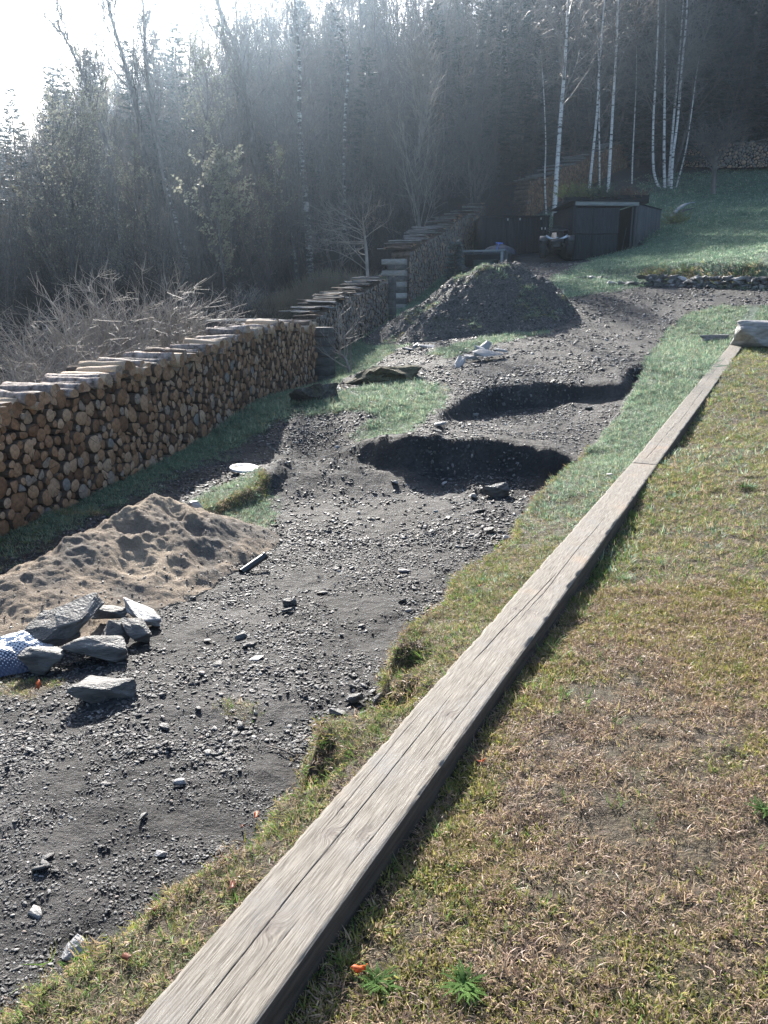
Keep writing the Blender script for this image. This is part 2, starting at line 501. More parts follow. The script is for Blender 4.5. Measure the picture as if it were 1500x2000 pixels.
def scatter(name, pos, rot, scl, idx, coll, label=None, cat=None, parent=None):
    n = len(pos)
    me = bpy.data.meshes.new(name); me.vertices.add(n)
    me.vertices.foreach_set('co', np.asarray(pos, np.float32).ravel())
    a = me.attributes.new('rot', 'FLOAT_VECTOR', 'POINT'); a.data.foreach_set('vector', np.asarray(rot, np.float32).ravel())
    a = me.attributes.new('scl', 'FLOAT_VECTOR', 'POINT'); a.data.foreach_set('vector', np.asarray(scl, np.float32).ravel())
    a = me.attributes.new('idx', 'INT', 'POINT'); a.data.foreach_set('value', np.asarray(idx, np.int32))
    me.update()
    o = link(name, me, parent)
    g = bpy.data.node_groups.new(name, 'GeometryNodeTree')
    g.interface.new_socket('Geometry', in_out='INPUT', socket_type='NodeSocketGeometry')
    g.interface.new_socket('Geometry', in_out='OUTPUT', socket_type='NodeSocketGeometry')
    gi = g.nodes.new('NodeGroupInput'); go = g.nodes.new('NodeGroupOutput')
    ci = g.nodes.new('GeometryNodeCollectionInfo'); ci.inputs['Collection'].default_value = coll
    ci.inputs['Separate Children'].default_value = True; ci.inputs['Reset Children'].default_value = True
    iop = g.nodes.new('GeometryNodeInstanceOnPoints'); iop.inputs['Pick Instance'].default_value = True
    def na(nm, dt):
        q = g.nodes.new('GeometryNodeInputNamedAttribute'); q.data_type = dt; q.inputs['Name'].default_value = nm; return q.outputs[0]
    g.links.new(gi.outputs[0], iop.inputs['Points']); g.links.new(ci.outputs[0], iop.inputs['Instance'])
    g.links.new(na('idx', 'INT'), iop.inputs['Instance Index'])
    er = g.nodes.new('FunctionNodeEulerToRotation'); g.links.new(na('rot', 'FLOAT_VECTOR'), er.inputs[0]); g.links.new(er.outputs[0], iop.inputs['Rotation'])
    g.links.new(na('scl', 'FLOAT_VECTOR'), iop.inputs['Scale'])
    g.links.new(iop.outputs[0], go.inputs[0])
    md = o.modifiers.new('scatter', 'NODES'); md.node_group = g
    tag(o, label, cat, kind='stuff')
    return o

def slope_rot(pos, rs, tilt=.25):
    """euler rotations that lie on the ground, random heading"""
    n = len(pos); x, y = pos[:, 0], pos[:, 1]; e = .06
    gx = (gz(x + e, y) - gz(x - e, y)) / (2 * e); gy = (gz(x, y + e) - gz(x, y - e)) / (2 * e)
    th = rs.uniform(0, 2 * math.pi, n)
    # euler XYZ with heading th: tilt about local axes
    sx = -(gx * np.cos(th) + gy * np.sin(th)); sy = -(-gx * np.sin(th) + gy * np.cos(th))
    rx = np.arctan(-sy) + rs.normal(0, tilt, n); ry = np.arctan(sx) + rs.normal(0, tilt, n)
    return np.stack([rx, ry, th], 1)

def in_view(x, y, z, mg=120):
    q = np.stack([x, y, z - EYE], 1)
    t = q[:, 1] * CP - q[:, 2] * SP
    yy = q[:, 1] * SP + q[:, 2] * CP
    tt = np.maximum(t, .05)
    u = 750 + x / tt * FPX; v = 1000 - yy / tt * FPX
    return (t > .2) & (u > -mg * 3) & (u < 1500 + mg * 3) & (v > -mg) & (v < 2000 + mg * 2)

# ------------------------------------------------------------------ ground
def axis(a, b, lo, hi, fine, grow):
    """coordinates fine between a and b, growing outwards to lo and hi"""
    c = list(np.arange(a, b, fine)); s = fine; x = c[-1]
    while x < hi: s *= grow; x += s; c.append(x)
    s = fine; x = c[0]; L = []
    while x > lo: s *= grow; x -= s; L.append(x)
    return np.array(L[::-1] + c)

gxs = axis(-3.0, 4.0, -260, 260, .030, 1.035)
ys = [.8]
s = .016
while ys[-1] < 300:
    ys.append(ys[-1] + s)
    s = max(.016, .0072 * ys[-1]) if ys[-1] < 40 else s * 1.04
gys = np.array([-30, -14, -6, -2.5, -.8, 0, .4, .65] + ys)
GX, GY = np.meshgrid(gxs, gys)
GZ = gz(GX.ravel(), GY.ravel()).reshape(GX.shape)
far = smooth(110, 200, np.hypot(GX, GY))
GZ = GZ * (1 - far) + np.minimum(GZ, 60) * far
ny, nx = GX.shape
ii = np.arange(ny * nx).reshape(ny, nx)
F = np.stack([ii[:-1, :-1].ravel(), ii[:-1, 1:].ravel(), ii[1:, 1:].ravel(), ii[1:, :-1].ravel()], 1)
gm = gravel_mask(GX.ravel(), GY.ravel())
hb, m1_, m2_, d3_ = ground_base(GX.ravel(), GY.ravel())
print('ground verts', ny * nx)

def ground_material():
    m, t = newmat('ground_soil_and_turf')
    tc = t.n('ShaderNodeTexCoord'); v = tc.outputs['Object']
    A = t.attr('gravel').outputs['Fac']; FO = t.attr('forest').outputs['Fac']; DW = t.attr('dew').outputs['Fac']
    # slate soil
    n1 = t.noise(v, 1.1, 4); n2 = t.noise(v, 26, 5, .65); n3 = t.noise(v, 120, 3, .7)
    dry = t.ramp(n1, [(.38, (.020, .020, .021)), (.54, (.038, .037, .037)), (.68, (.088, .085, .084))])
    c = t.mix(.75, dry, t.ramp(n2, [(.35, (.10, .10, .11)), (.7, (1.0, .98, .96))]), 'MULTIPLY')
    c = t.mix(t.ramp(n3, [(.60, (0, 0, 0)), (.72, (.5, .5, .5))]), c, (.12, .115, .11))
    # turf soil
    g1 = t.noise(v, 2.3, 4); g2 = t.noise(v, 40, 5, .7)
    lawn = t.ramp(g1, [(.35, (.085, .060, .042)), (.5, (.095, .074, .045)), (.66, (.085, .080, .036))])
    lawn = t.mix(.8, lawn, t.ramp(g2, [(.38, (.14, .13, .13)), (.68, (.85, .85, .75))]), 'MULTIPLY')
    lawn2 = t.ramp(g2, [(.3, (.035, .060, .038)), (.7, (.09, .135, .09))])
    lawn = t.mix(DW, lawn, lawn2)
    c = t.mix(A, lawn, c)
    fl = t.ramp(t.noise(v, 6, 5), [(.35, (.018, .014, .012)), (.7, (.055, .042, .034))])
    c = t.mix(FO, c, fl)
    bh = t.math('ADD', t.math('ADD', t.math('MULTIPLY', n2, .7), t.math('MULTIPLY', n3, .35)), t.math('MULTIPLY', t.noise(v, 9, 5, .65), 1.6))
    finish(t, c, .78, bh, 1.0, .03, .3)
    return m
MG = ground_material()
gme = mesh_from('ground', np.stack([GX.ravel(), GY.ravel(), GZ.ravel()], 1), F, [MG], smooth_=True)

def forest_mask(x, y):
    a = sdf([(p.x, p.y) for p in [at(-600, 760, 12), at(-200, 720, 14), at(150, 660, 17.5), at(420, 620, 22), at(560, 590, 27), at(680, 560, 33), at(900, 470, 36), at(1000, 440, 37), at(1250, 372, 42), at(1330, 335, 48), at(1700, 320, 50)]] + [(90, 60), (90, 290), (-200, 290), (-200, 30)], x, y)
    return 1 - smooth(-1.5, 1.5, a + 1.5 * fbm(x * .4, y * .4, 81, 3))
at_f = forest_mask(GX.ravel(), GY.ravel())
dew = smooth(5.5, 11, GY.ravel() - 6.5 * smooth(0, .5, GX.ravel() - (.51 * GY.ravel() - 1.2)) + 1.2 * fbm(GX.ravel() * .7, GY.ravel() * .7, 83, 3))
for nm, arr in (('gravel', gm), ('forest', at_f), ('dew', dew)):
    a = gme.attributes.new(nm, 'FLOAT', 'POINT'); a.data.foreach_set('value', arr.astype(np.float32))
ground = link('ground', gme)
tag(ground, kind='structure')

# ------------------------------------------------------------------ shared materials
def slate_mat():
    m, t = newmat('slate_chip'); oi = t.n('ShaderNodeObjectInfo'); v = t.n('ShaderNodeTexCoord').outputs['Object']
    c = t.ramp(oi.outputs['Random'], [(0, (.030, .031, .034)), (.55, (.066, .066, .067)), (.86, (.12, .118, .115)), (.96, (.30, .29, .28)), (1, (.20, .15, .12))])
    n = t.noise(v, 4, 4); c = t.mix(.5, c, t.ramp(n, [(.3, (.6, .6, .6)), (.7, (1.1, 1.1, 1.1))]), 'MULTIPLY')
    finish(t, c, .60, n, .4, .1, .4); return m
M_SLATE = slate_mat()
M_STONE = stdmat('broken_slate_stone', (.040, .040, .040), (.17, .165, .155), 9, .68, 1.0, 40, stretch=(1, 1, 4), spec=.5, rvar=.2, bdist=.02)
M_STONE_PALE = stdmat('pale_slate_stone', (.16, .155, .155), (.36, .35, .34), 5, .6, .8, 20, stretch=(1, 1, 4), spec=.5, rvar=.15, bdist=.02)
M_EARTH = stdmat('dark_earth', (.018, .016, .015), (.06, .052, .046), 14, .85, .9, 50, bdist=.02)

# ------------------------------------------------------------------ timber edging beams
def wood_beam_material():
    m, t = newmat('weathered_beam_wood')
    uv = t.n('ShaderNodeUVMap', uv_map='UVMap'); mp = t.n('ShaderNodeMapping'); t.l(uv.outputs[0], mp.inputs[0])
    K = t.attr('knot').outputs['Fac']; CR = t.attr('crack').outputs['Fac']
    mw = t.n('ShaderNodeMapping'); mw.inputs['Scale'].default_value = (1, .22, 1); t.l(uv.outputs[0], mw.inputs[0]); wobble = t.noise(mw.outputs[0], 4.0, 3)
    sx = t.n('ShaderNodeSeparateXYZ'); t.l(mp.outputs[0], sx.inputs[0])
    # x across, y along; grain follows contours pushed round the knots
    gx = t.math('ADD', t.math('MULTIPLY', sx.outputs[0], 1.0), t.math('MULTIPLY', wobble, .022))
    gx = t.math('ADD', gx, t.math('MULTIPLY', K, .035))
    cb = t.n('ShaderNodeCombineXYZ'); t.l(gx, cb.inputs[0]); t.l(t.math('MULTIPLY', sx.outputs[1], .035), cb.inputs[1])
    fine = t.noise(cb.outputs[0], 260, 4, .65)
    med = t.noise(cb.outputs[0], 55, 3, .6)
    patch = t.noise(mp.outputs[0], 4.5, 5, .6)
    c = t.ramp(fine, [(.36, (.092, .080, .065)), (.60, (.270, .248, .212))])
    c = t.mix(.55, c, t.ramp(med, [(.3, (.55, .5, .46)), (.7, (1, 1, 1))]), 'MULTIPLY')
    c = t.mix(t.ramp(patch, [(.50, (0, 0, 0)), (.72, (.55, .55, .55))]), c, (.17, .165, .16))
    br = t.noise(mp.outputs[0], 2.0, 4, .6)
    c = t.mix(t.ramp(br, [(.55, (0, 0, 0)), (.72, (.35, .35, .35))]), c, (.30, .21, .14))
    c = t.mix(t.math('MULTIPLY', K, .8), c, (.13, .11, .095))
    c = t.mix(CR, c, (.015, .012, .010))
    bh = t.math('ADD', fine, t.math('MULTIPLY', med, .6))
    finish(t, c, .78, bh, .5, .004, .25)
    return m
M_BEAM = wood_beam_material()
M_BEAMS = stdmat('shaded_beam_side', (.035, .028, .022), (.11, .085, .065), 5, .8, .6, 40, stretch=(8, .5, 8))  # beam sides coloured darker than the top to paint their shade

def beam(a, b, w, th, seed, label, cracks, knots, nx_=150, step=.014):
    """a to b: top centre line; a grid top with real grooves, worn arrises and plain sides"""
    a, b = Vector(a), Vector(b); L = (b - a).length
    yv = (b - a).normalized(); xv = yv.cross(Vector((0, 0, 1))).normalized(); zv = xv.cross(yv)
    nyy = max(8, int(L / step)); rs = np.random.RandomState(seed)
    X = np.linspace(-w / 2, w / 2, nx_); Y = np.linspace(0, L, nyy)
    XX, YY = np.meshgrid(X, Y)
    Z = .0012 * fbm(XX * 30, YY * 2, seed, 3) - .004 * np.exp(-((w / 2 - np.abs(XX)) / .005) ** 2) * 1.0
    chip = np.clip(fbm(YY * 9, np.sign(XX) * 7 + 0 * XX, seed + 2, 4) - .28, 0, 1)
    chip = chip + .25 * np.clip(fbm(YY * 45, np.sign(XX) * 3, seed + 4, 3) - .1, 0, 1)
    Z -= chip * .030 * np.exp(-((w / 2 - np.abs(XX)) / .010) ** 2)
    XXd = XX - np.sign(XX) * chip * .012 * np.exp(-((w / 2 - np.abs(XX)) / .02) ** 2)
    CR = np.zeros_like(XX)
    for (x0, x1, y0, y1, wd, dep) in cracks:
        f = np.clip((YY - y0) / (y1 - y0), 0, 1)
        cx = (x0 + (x1 - x0) * f) * w + .012 * fbm(YY * 1.6, 0 * YY + seed + x0 * 9, seed + 5, 4)
        on = ((YY > y0) & (YY < y1)) * np.minimum(1, 6 * np.minimum(f, 1 - f) + .15)
        g = np.exp(-((XX - cx) / wd) ** 2) * on
        CR = np.maximum(CR, g); Z -= dep * g
    KN = np.zeros_like(XX)
    for (kx, ky, r) in knots:
        d = np.hypot(XX - kx * w, (YY - ky) * .75) / r
        KN += np.exp(-d ** 2 * .8)
        CR = np.maximum(CR, np.exp(-(d / .16) ** 2) * .9)
        Z -= .004 * np.exp(-(d / .2) ** 2) - .0015 * np.sin(np.clip(d, 0, 2.2) * 9) * (d < 2.2) * .5
    top = np.stack([XXd.ravel(), YY.ravel(), Z.ravel()], 1)
    ii = np.arange(nyy * nx_).reshape(nyy, nx_)
    F = [tuple(q) for q in np.stack([ii[:-1, :-1].ravel(), ii[:-1, 1:].ravel(), ii[1:, 1:].ravel(), ii[1:, :-1].ravel()], 1)]
    V = [tuple(v) for v in top]; base = len(V)
    # skirt
    rim = list(ii[0, :]) + list(ii[1:, -1]) + list(ii[-1, -2::-1]) + list(ii[-2:0:-1, 0])
    low = []
    for k in (0.35, 1.0):
        row = []
        for i in rim:
            p = top[i]; q = .003 * float(math.sin(p[1] * 9 + k * 5 + seed)) * (1 if p[0] > 0 else -1) * .3
            row.append(len(V)); V.append((p[0] * (1 - .004 * k) + q, p[1], -th * k + p[2] * (1 - k)))
        low.append(row)
    n = len(rim); rows = [rim] + low
    for r in range(2):
        for i in range(n): F.append((rows[r][(i + 1) % n], rows[r][i], rows[r + 1][i], rows[r + 1][(i + 1) % n]))
    F.append(tuple(low[-1]))
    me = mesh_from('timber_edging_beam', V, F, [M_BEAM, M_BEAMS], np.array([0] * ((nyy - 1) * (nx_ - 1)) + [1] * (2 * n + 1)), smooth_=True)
    uvl = me.uv_layers.new(name='UVMap'); li = np.empty(len(me.loops), np.int32); me.loops.foreach_get('vertex_index', li)
    Va = np.array(V); uvc = np.stack([Va[li, 0] + Va[li, 2] * (np.abs(Va[li, 2]) > .02) + seed * 3.1, Va[li, 1]], 1).astype(np.float32)
    uvl.data.foreach_set('uv', uvc.ravel())
    for nm, arr in (('crack', CR), ('knot', KN)):
        at_ = me.attributes.new(nm, 'FLOAT', 'POINT'); full = np.zeros(len(V), np.float32); full[:arr.size] = np.clip(arr, 0, 1).ravel(); at_.data.foreach_set('value', full)
    o = link('timber_edging_beam', me)
    M = Matrix((xv, yv, zv)).transposed().to_4x4(); M.translation = a
    o.matrix_world = M
    tag(o, label, 'timber beam', 'timber edging beams end to end along the lawn')
    return o

BP0 = atz(379, 2000, .10); BJ = at(1258, 906, 7.42)
bd = (BJ - BP0); BS = BP0 - bd.normalized() * 1.3
BE = at(1440, 672, 15.0)
L1 = (BJ - BS).length
def al(v):      # beam coordinate of a photograph row along the first beam
    u = 379 + (v - 2000) * (1258 - 379) / (906 - 2000.)
    p = atz(u, v, .10); return (p - BS).dot(bd.normalized())
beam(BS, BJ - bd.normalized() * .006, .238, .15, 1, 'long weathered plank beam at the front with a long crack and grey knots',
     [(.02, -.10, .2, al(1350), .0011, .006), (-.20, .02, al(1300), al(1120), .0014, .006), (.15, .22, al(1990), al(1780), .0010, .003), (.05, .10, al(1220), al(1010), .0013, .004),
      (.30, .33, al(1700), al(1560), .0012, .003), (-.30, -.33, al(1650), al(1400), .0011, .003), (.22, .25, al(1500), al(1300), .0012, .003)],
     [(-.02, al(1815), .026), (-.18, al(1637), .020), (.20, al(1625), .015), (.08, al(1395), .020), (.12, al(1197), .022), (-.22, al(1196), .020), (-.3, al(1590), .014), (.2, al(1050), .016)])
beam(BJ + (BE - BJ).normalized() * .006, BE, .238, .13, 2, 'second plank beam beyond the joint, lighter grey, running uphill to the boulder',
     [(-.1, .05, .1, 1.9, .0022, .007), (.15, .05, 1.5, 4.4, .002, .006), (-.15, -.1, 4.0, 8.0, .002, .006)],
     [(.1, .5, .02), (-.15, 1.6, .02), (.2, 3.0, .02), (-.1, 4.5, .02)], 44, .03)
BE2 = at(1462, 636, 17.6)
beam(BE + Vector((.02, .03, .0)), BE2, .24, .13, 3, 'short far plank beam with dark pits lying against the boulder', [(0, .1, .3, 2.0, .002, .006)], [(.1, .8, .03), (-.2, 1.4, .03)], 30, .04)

# ------------------------------------------------------------------ woodpiles
def log_material():
    m, t = newmat('sawn_log_end')
    uv = t.n('ShaderNodeUVMap', uv_map='UVMap'); oi = t.n('ShaderNodeObjectInfo'); R = t.attr('tone').outputs['Fac']
    ln = t.n('ShaderNodeVectorMath', operation='LENGTH'); t.l(uv.outputs[0], ln.inputs[0])
    wob = t.noise(uv.outputs[0], 14, 3)
    rings = t.math('SINE', t.math('MULTIPLY', t.math('ADD', ln.outputs['Value'], t.math('MULTIPLY', wob, .02)), 700))
    n = t.noise(uv.outputs[0], 24, 4, .6)
    c = t.ramp(R, [(0, (.10, .053, .031)), (.3, (.22, .122, .068)), (.6, (.34, .205, .120)), (.85, (.45, .32, .215)), (1, (.21, .20, .185))])
    c = t.mix(.6, c, t.ramp(n, [(.34, (.28, .25, .23)), (.62, (1.1, 1.06, 1.03))]), 'MULTIPLY')
    c = t.mix(.16, c, t.ramp(rings, [(.2, (.6, .55, .5)), (.8, (1, 1, 1))]), 'MULTIPLY')
    # radial drying cracks
    gr = t.n('ShaderNodeTexGradient', gradient_type='RADIAL'); t.l(uv.outputs[0], gr.inputs[0])
    cr = t.noise(None, 16, 1); nd = cr.node; cb = t.n('ShaderNodeCombineXYZ'); t.l(gr.outputs['Fac'], cb.inputs[0]); t.l(R, cb.inputs[1]); t.l(cb.outputs[0], nd.inputs['Vector'])
    c = t.mix(t.ramp(cr, [(.66, (0, 0, 0)), (.70, (.7, .7, .7))]), c, (.03, .018, .012))
    finish(t, c, .85, n, .4, .006, .2)
    return m
M_LOG = log_material()
M_DARKGAP = stdmat('log_gap_shade', (.008, .006, .005), (.02, .015, .012), 9, .95)  # near-black colour for the shade in the gaps of the pile
def bark_material(name, c1, c2):
    return stdmat(name, c1, c2, 9, .9, 1.0, 26, stretch=(1, 1, 1), rvar=.25, bdist=.02)
M_BARK = bark_material('brown_bark', (.035, .024, .018), (.14, .10, .075))
M_BARKG = stdmat('grey_pink_bark', (.05, .038, .032), (.42, .35, .31), 13, .85, 1.0, 40, stretch=(1.2, .5, 1.2), rvar=.3, bdist=.02)
M_SPLIT = stdmat('pale_split_wood', (.30, .22, .15), (.55, .42, .30), 14, .8, .6, 60, stretch=(6, .6, 6), rvar=.2)
M_GREYW = stdmat('grey_weathered_wood', (.10, .098, .095), (.27, .26, .25), 10, .85, .6, 50, stretch=(1, 1, 6), rvar=.25)
M_GREYLOG = stdmat('grey_aged_log_end', (.06, .055, .05), (.23, .205, .18), 22, .9, .6, 60, rvar=.3)

M_TIMB = stdmat('pale_squared_timber', (.20, .19, .18), (.40, .38, .35), 6, .8, .4, 40, stretch=(1, 6, 6), rvar=.2)
M_DTIMB = stdmat('dark_squared_timber', (.035, .035, .038), (.10, .098, .095), 6, .8, .4, 40, stretch=(1, 6, 6), rvar=.2)

def power_cells(L, Hf, rad, rs, jitter=True):
    """centres packed in a strip of length L and height Hf(s), with cell polygons"""
    C = []; r = []
    cell = rad * 2.2; grid = {}
    tries = int(L * 1.3 / (rad * rad) * 7)
    for k in range(tries):
        s = rs.uniform(0, L); h = rs.uniform(.02, Hf(s) - .02)
        q = rad * rs.choice([.55, .75, 1.0, 1.2, 1.45], p=[.20, .24, .26, .2, .1])
        gi, gj = int(s / cell), int(h / cell); ok = True
        for a in (-1, 0, 1):
            for b in (-1, 0, 1):
                for i in grid.get((gi + a, gj + b), ()):
                    if (C[i][0] - s) ** 2 + (C[i][1] - h) ** 2 < ((r[i] + q) * .86) ** 2: ok = False; break
                if not ok: break
            if not ok: break
        if ok:
            grid.setdefault((gi, gj), []).append(len(C)); C.append((s, h)); r.append(q)
    C = np.array(C); r = np.array(r); polys = []
    for i in range(len(C)):
        s, h = C[i]; d = np.hypot(C[:, 0] - s, C[:, 1] - h); nb = np.nonzero((d < rad * 6) & (d > 0))[0]
        R = rad * 2.0
        P = [(-R, -R), (R, -R), (R, R), (-R, R)]
        for j in nb[np.argsort(d[nb])][:14]:
            dx, dy = C[j] - C[i]; dd = dx * dx + dy * dy
            off = (dd + r[i] ** 2 - r[j] ** 2) / 2
            Q = []
            for k in range(len(P)):
                p, q = P[k], P[(k + 1) % len(P)]
                sp = p[0] * dx + p[1] * dy - off; sq = q[0] * dx + q[1] * dy - off
                if sp <= 0: Q.append(p)
                if (sp < 0) != (sq < 0):
                    f = sp / (sp - sq); Q.append((p[0] + (q[0] - p[0]) * f, p[1] + (q[1] - p[1]) * f))
            P = Q
            if len(P) < 3: break
        if len(P) >= 3:
            lo, hi = .0 - h, Hf(s) - h
            P = [(x, min(max(y, lo), hi)) for x, y in P]
            polys.append((s, h, r[i], P))
    return polys

def log_shape(P, r, rs):
    """cell polygon to a log outline; returns outline and pith"""
    kind = rs.rand()
    if kind < .48:      # round log
        n = 13; Rm = r * rs.uniform(.98, 1.12); e = rs.uniform(.88, 1.0); th0 = rs.uniform(0, 3)
        out = []
        for k in range(n):
            th = 2 * math.pi * k / n; c, s_ = math.cos(th), math.sin(th)
            R = 1e9
            m = len(P)
            for a in range(m):
                (x1, y1), (x2, y2) = P[a], P[(a + 1) % m]
                ex, ey = x2 - x1, y2 - y1; den = c * ey - s_ * ex
                if abs(den) > 1e-9:
                    tt = (x1 * ey - y1 * ex) / den; uu = (x1 * s_ - y1 * c) / den
                    if tt > 0 and -1e-6 <= uu <= 1 + 1e-6: R = min(R, tt)
            if R > 1e8: R = r
            q = min(R * .99 - .002, Rm * (1 - (1 - e) * abs(math.cos(th + th0))))
            out.append((c * max(q, .01), s_ * max(q, .01)))
        return out, (rs.uniform(-.01, .01), rs.uniform(-.01, .01)), True
    # split log: cell shrunk, corners cut a little
    k = 1 - .005 / max(r, .02); Q = []
    P = [(x * k * .985, y * k * .985) for x, y in P]
    P2 = [P[0]]
    for p in P[1:]:
        if math.hypot(p[0] - P2[-1][0], p[1] - P2[-1][1]) > .014: P2.append(p)
    P = P2
    if len(P) > 4 and rs.rand() < .5:       # drop one corner for a more wedge-like outline
        P.pop(rs.randint(len(P)))
    for a in range(len(P)):
        p0, p1, p2 = P[a - 1], P[a], P[(a + 1) % len(P)]
        f = .16 if rs.rand() < .7 else .34
        Q.append((p1[0] + (p0[0] - p1[0]) * f, p1[1] + (p0[1] - p1[1]) * f)); Q.append((p1[0] + (p2[0] - p1[0]) * f, p1[1] + (p2[1] - p1[1]) * f))
    c = P[rs.randint(len(P))]
    return Q, (c[0] * .9, c[1] * .9), False

def log_geometry(out, pith, depth, rs, push):
    """outline in (along, up); third axis goes into the pile. returns verts, faces, face materials, uv per loop, tone"""
    n = len(out); tx, ty = rs.normal(0, .06, 2)
    V = []; F = []; M = []; UV = []
    ch = .003
    for (x, y) in out:
        r = math.hypot(x, y) + 1e-6; q = max(r - ch, r * .8) / r
        V.append((x * q, -push + tx * x + ty * y, y * q))
    for (x, y) in out: V.append((x, -push + ch + tx * x + ty * y, y))
    for (x, y) in out: V.append((x * .94, depth - push, y * .94))
    F.append(tuple(range(n))); M.append(0); UV += [(x - pith[0], y - pith[1]) for x, y in out]
    for a in range(n):
        b = (a + 1) % n
        F.append((b, a, n + a, n + b)); M.append(0); UV += [(out[b][0] - pith[0], out[b][1] - pith[1]), (out[a][0] - pith[0], out[a][1] - pith[1])] * 2
        F.append((n + b, n + a, 2 * n + a, 2 * n + b)); M.append(1); UV += [(0, 0)] * 4
    F.append(tuple(range(3 * n - 1, 2 * n - 1, -1))); M.append(0); UV += [(.02, .02)] * n
    return V, F, M, UV

def log_mesh(name, V, F, M, UV, tones, nv):
    me = mesh_from(name, V, F, [M_LOG, M_BARK], M)
    me.uv_layers.new(name='UVMap').data.foreach_set('uv', np.array(UV, np.float32).ravel())
    a = me.attributes.new('tone', 'FLOAT', 'POINT'); a.data.foreach_set('value', np.array(tones, np.float32))
    return me

def woodpile(base, end, Hf, depth, rad, seed, label, group, n_parts, mats=None, tone=(0, .9), back=0.0, gapH=0.02):
    """base/end: ground points of the front face (numbers of metres along s between)"""
    base, end = Vector(base), Vector(end); d = Vector((end.x - base.x, end.y - base.y, 0)); L = d.length; d.normalize()
    into = Vector((-d.y, d.x, 0))               # away from the visible face
    if into.x > 0 and abs(into.x) > .3: into = -into
    root = empty('woodpile', base, 0, label, 'woodpile', group)
    rs = np.random.RandomState(seed)
    def gzl(s): p = base + d * s; return gz1(p.x, p.y) - base.z - .03
    samp = np.linspace(0, L, 24); gs = np.array([gzl(s) for s in samp])
    gs = np.convolve(np.pad(gs, 2, 'edge'), np.ones(5) / 5, 'valid')
    G = lambda s: float(np.interp(s, samp, gs))
    flip = (d.cross(Vector((0, 0, 1)))).dot(into) > 0
    cells = power_cells(L, Hf, rad, rs)
    items = []
    for (s, h, r, P) in cells:
        out, pith, rnd_ = log_shape(P, r, rs)
        cc = base + d * s + Vector((0, 0, G(s) + h))
        V, F, M, UV = log_geometry(out, pith, depth, rs, rs.uniform(-.02, .035))
        W = [tuple(d * x + into * y + Vector((0, 0, z))) for x, y, z in V]
        if flip:
            F2 = []; UV2 = []; k = 0
            for f in F:
                F2.append(tuple(reversed(f))); UV2 += list(reversed(UV[k:k + len(f)])); k += len(f)
            F, UV = F2, UV2
        t_ = np.clip(rs.normal((tone[0] + tone[1]) / 2, (tone[1] - tone[0]) / 3.2), 0, 1)
        t_ = min(t_, .95) if tone[0] < .5 else t_
        if rs.rand() < .02: t_ = 1.0
        pr = project(cc)
        items.append((r / pr[2] if -60 < pr[0] < 1560 else 0, cc - base, W, F, M, UV, t_))
    items.sort(key=lambda q: -q[0])
    JV, JF, JM, JU, JT = [], [], [], [], []
    for k, (_, c, W, F, M, UV, t_) in enumerate(items):
        if k < n_parts:
            link('log', log_mesh('log', W, F, M, UV, [t_] * len(W), 0), root, c)
        else:
            b = len(JV); JV += [tuple(Vector(w) + c) for w in W]; JF += [tuple(i + b for i in f) for f in F]; JM += M; JU += UV; JT += [t_] * len(W)
    if JV:
        o = link('log_mass', log_mesh('log_mass', JV, JF, JM, JU, JT, 0), root); o['kind'] = 'stuff'
    # added dark core, painted as the shade between the logs
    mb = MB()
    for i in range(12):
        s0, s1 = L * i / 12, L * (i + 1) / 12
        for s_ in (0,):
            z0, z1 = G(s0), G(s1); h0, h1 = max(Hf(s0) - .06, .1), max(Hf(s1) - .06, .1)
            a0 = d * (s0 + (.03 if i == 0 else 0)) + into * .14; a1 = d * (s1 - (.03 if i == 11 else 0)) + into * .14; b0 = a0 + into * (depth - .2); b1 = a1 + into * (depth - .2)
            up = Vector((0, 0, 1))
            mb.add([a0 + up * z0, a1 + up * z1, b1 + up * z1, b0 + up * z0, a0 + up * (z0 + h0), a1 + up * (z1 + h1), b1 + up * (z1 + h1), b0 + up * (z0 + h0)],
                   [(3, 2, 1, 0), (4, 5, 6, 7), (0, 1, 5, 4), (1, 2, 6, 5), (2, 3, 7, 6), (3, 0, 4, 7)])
    mb.build('gap_shade_core', [M_DARKGAP], root)
    return root, d, into, L, G, rs

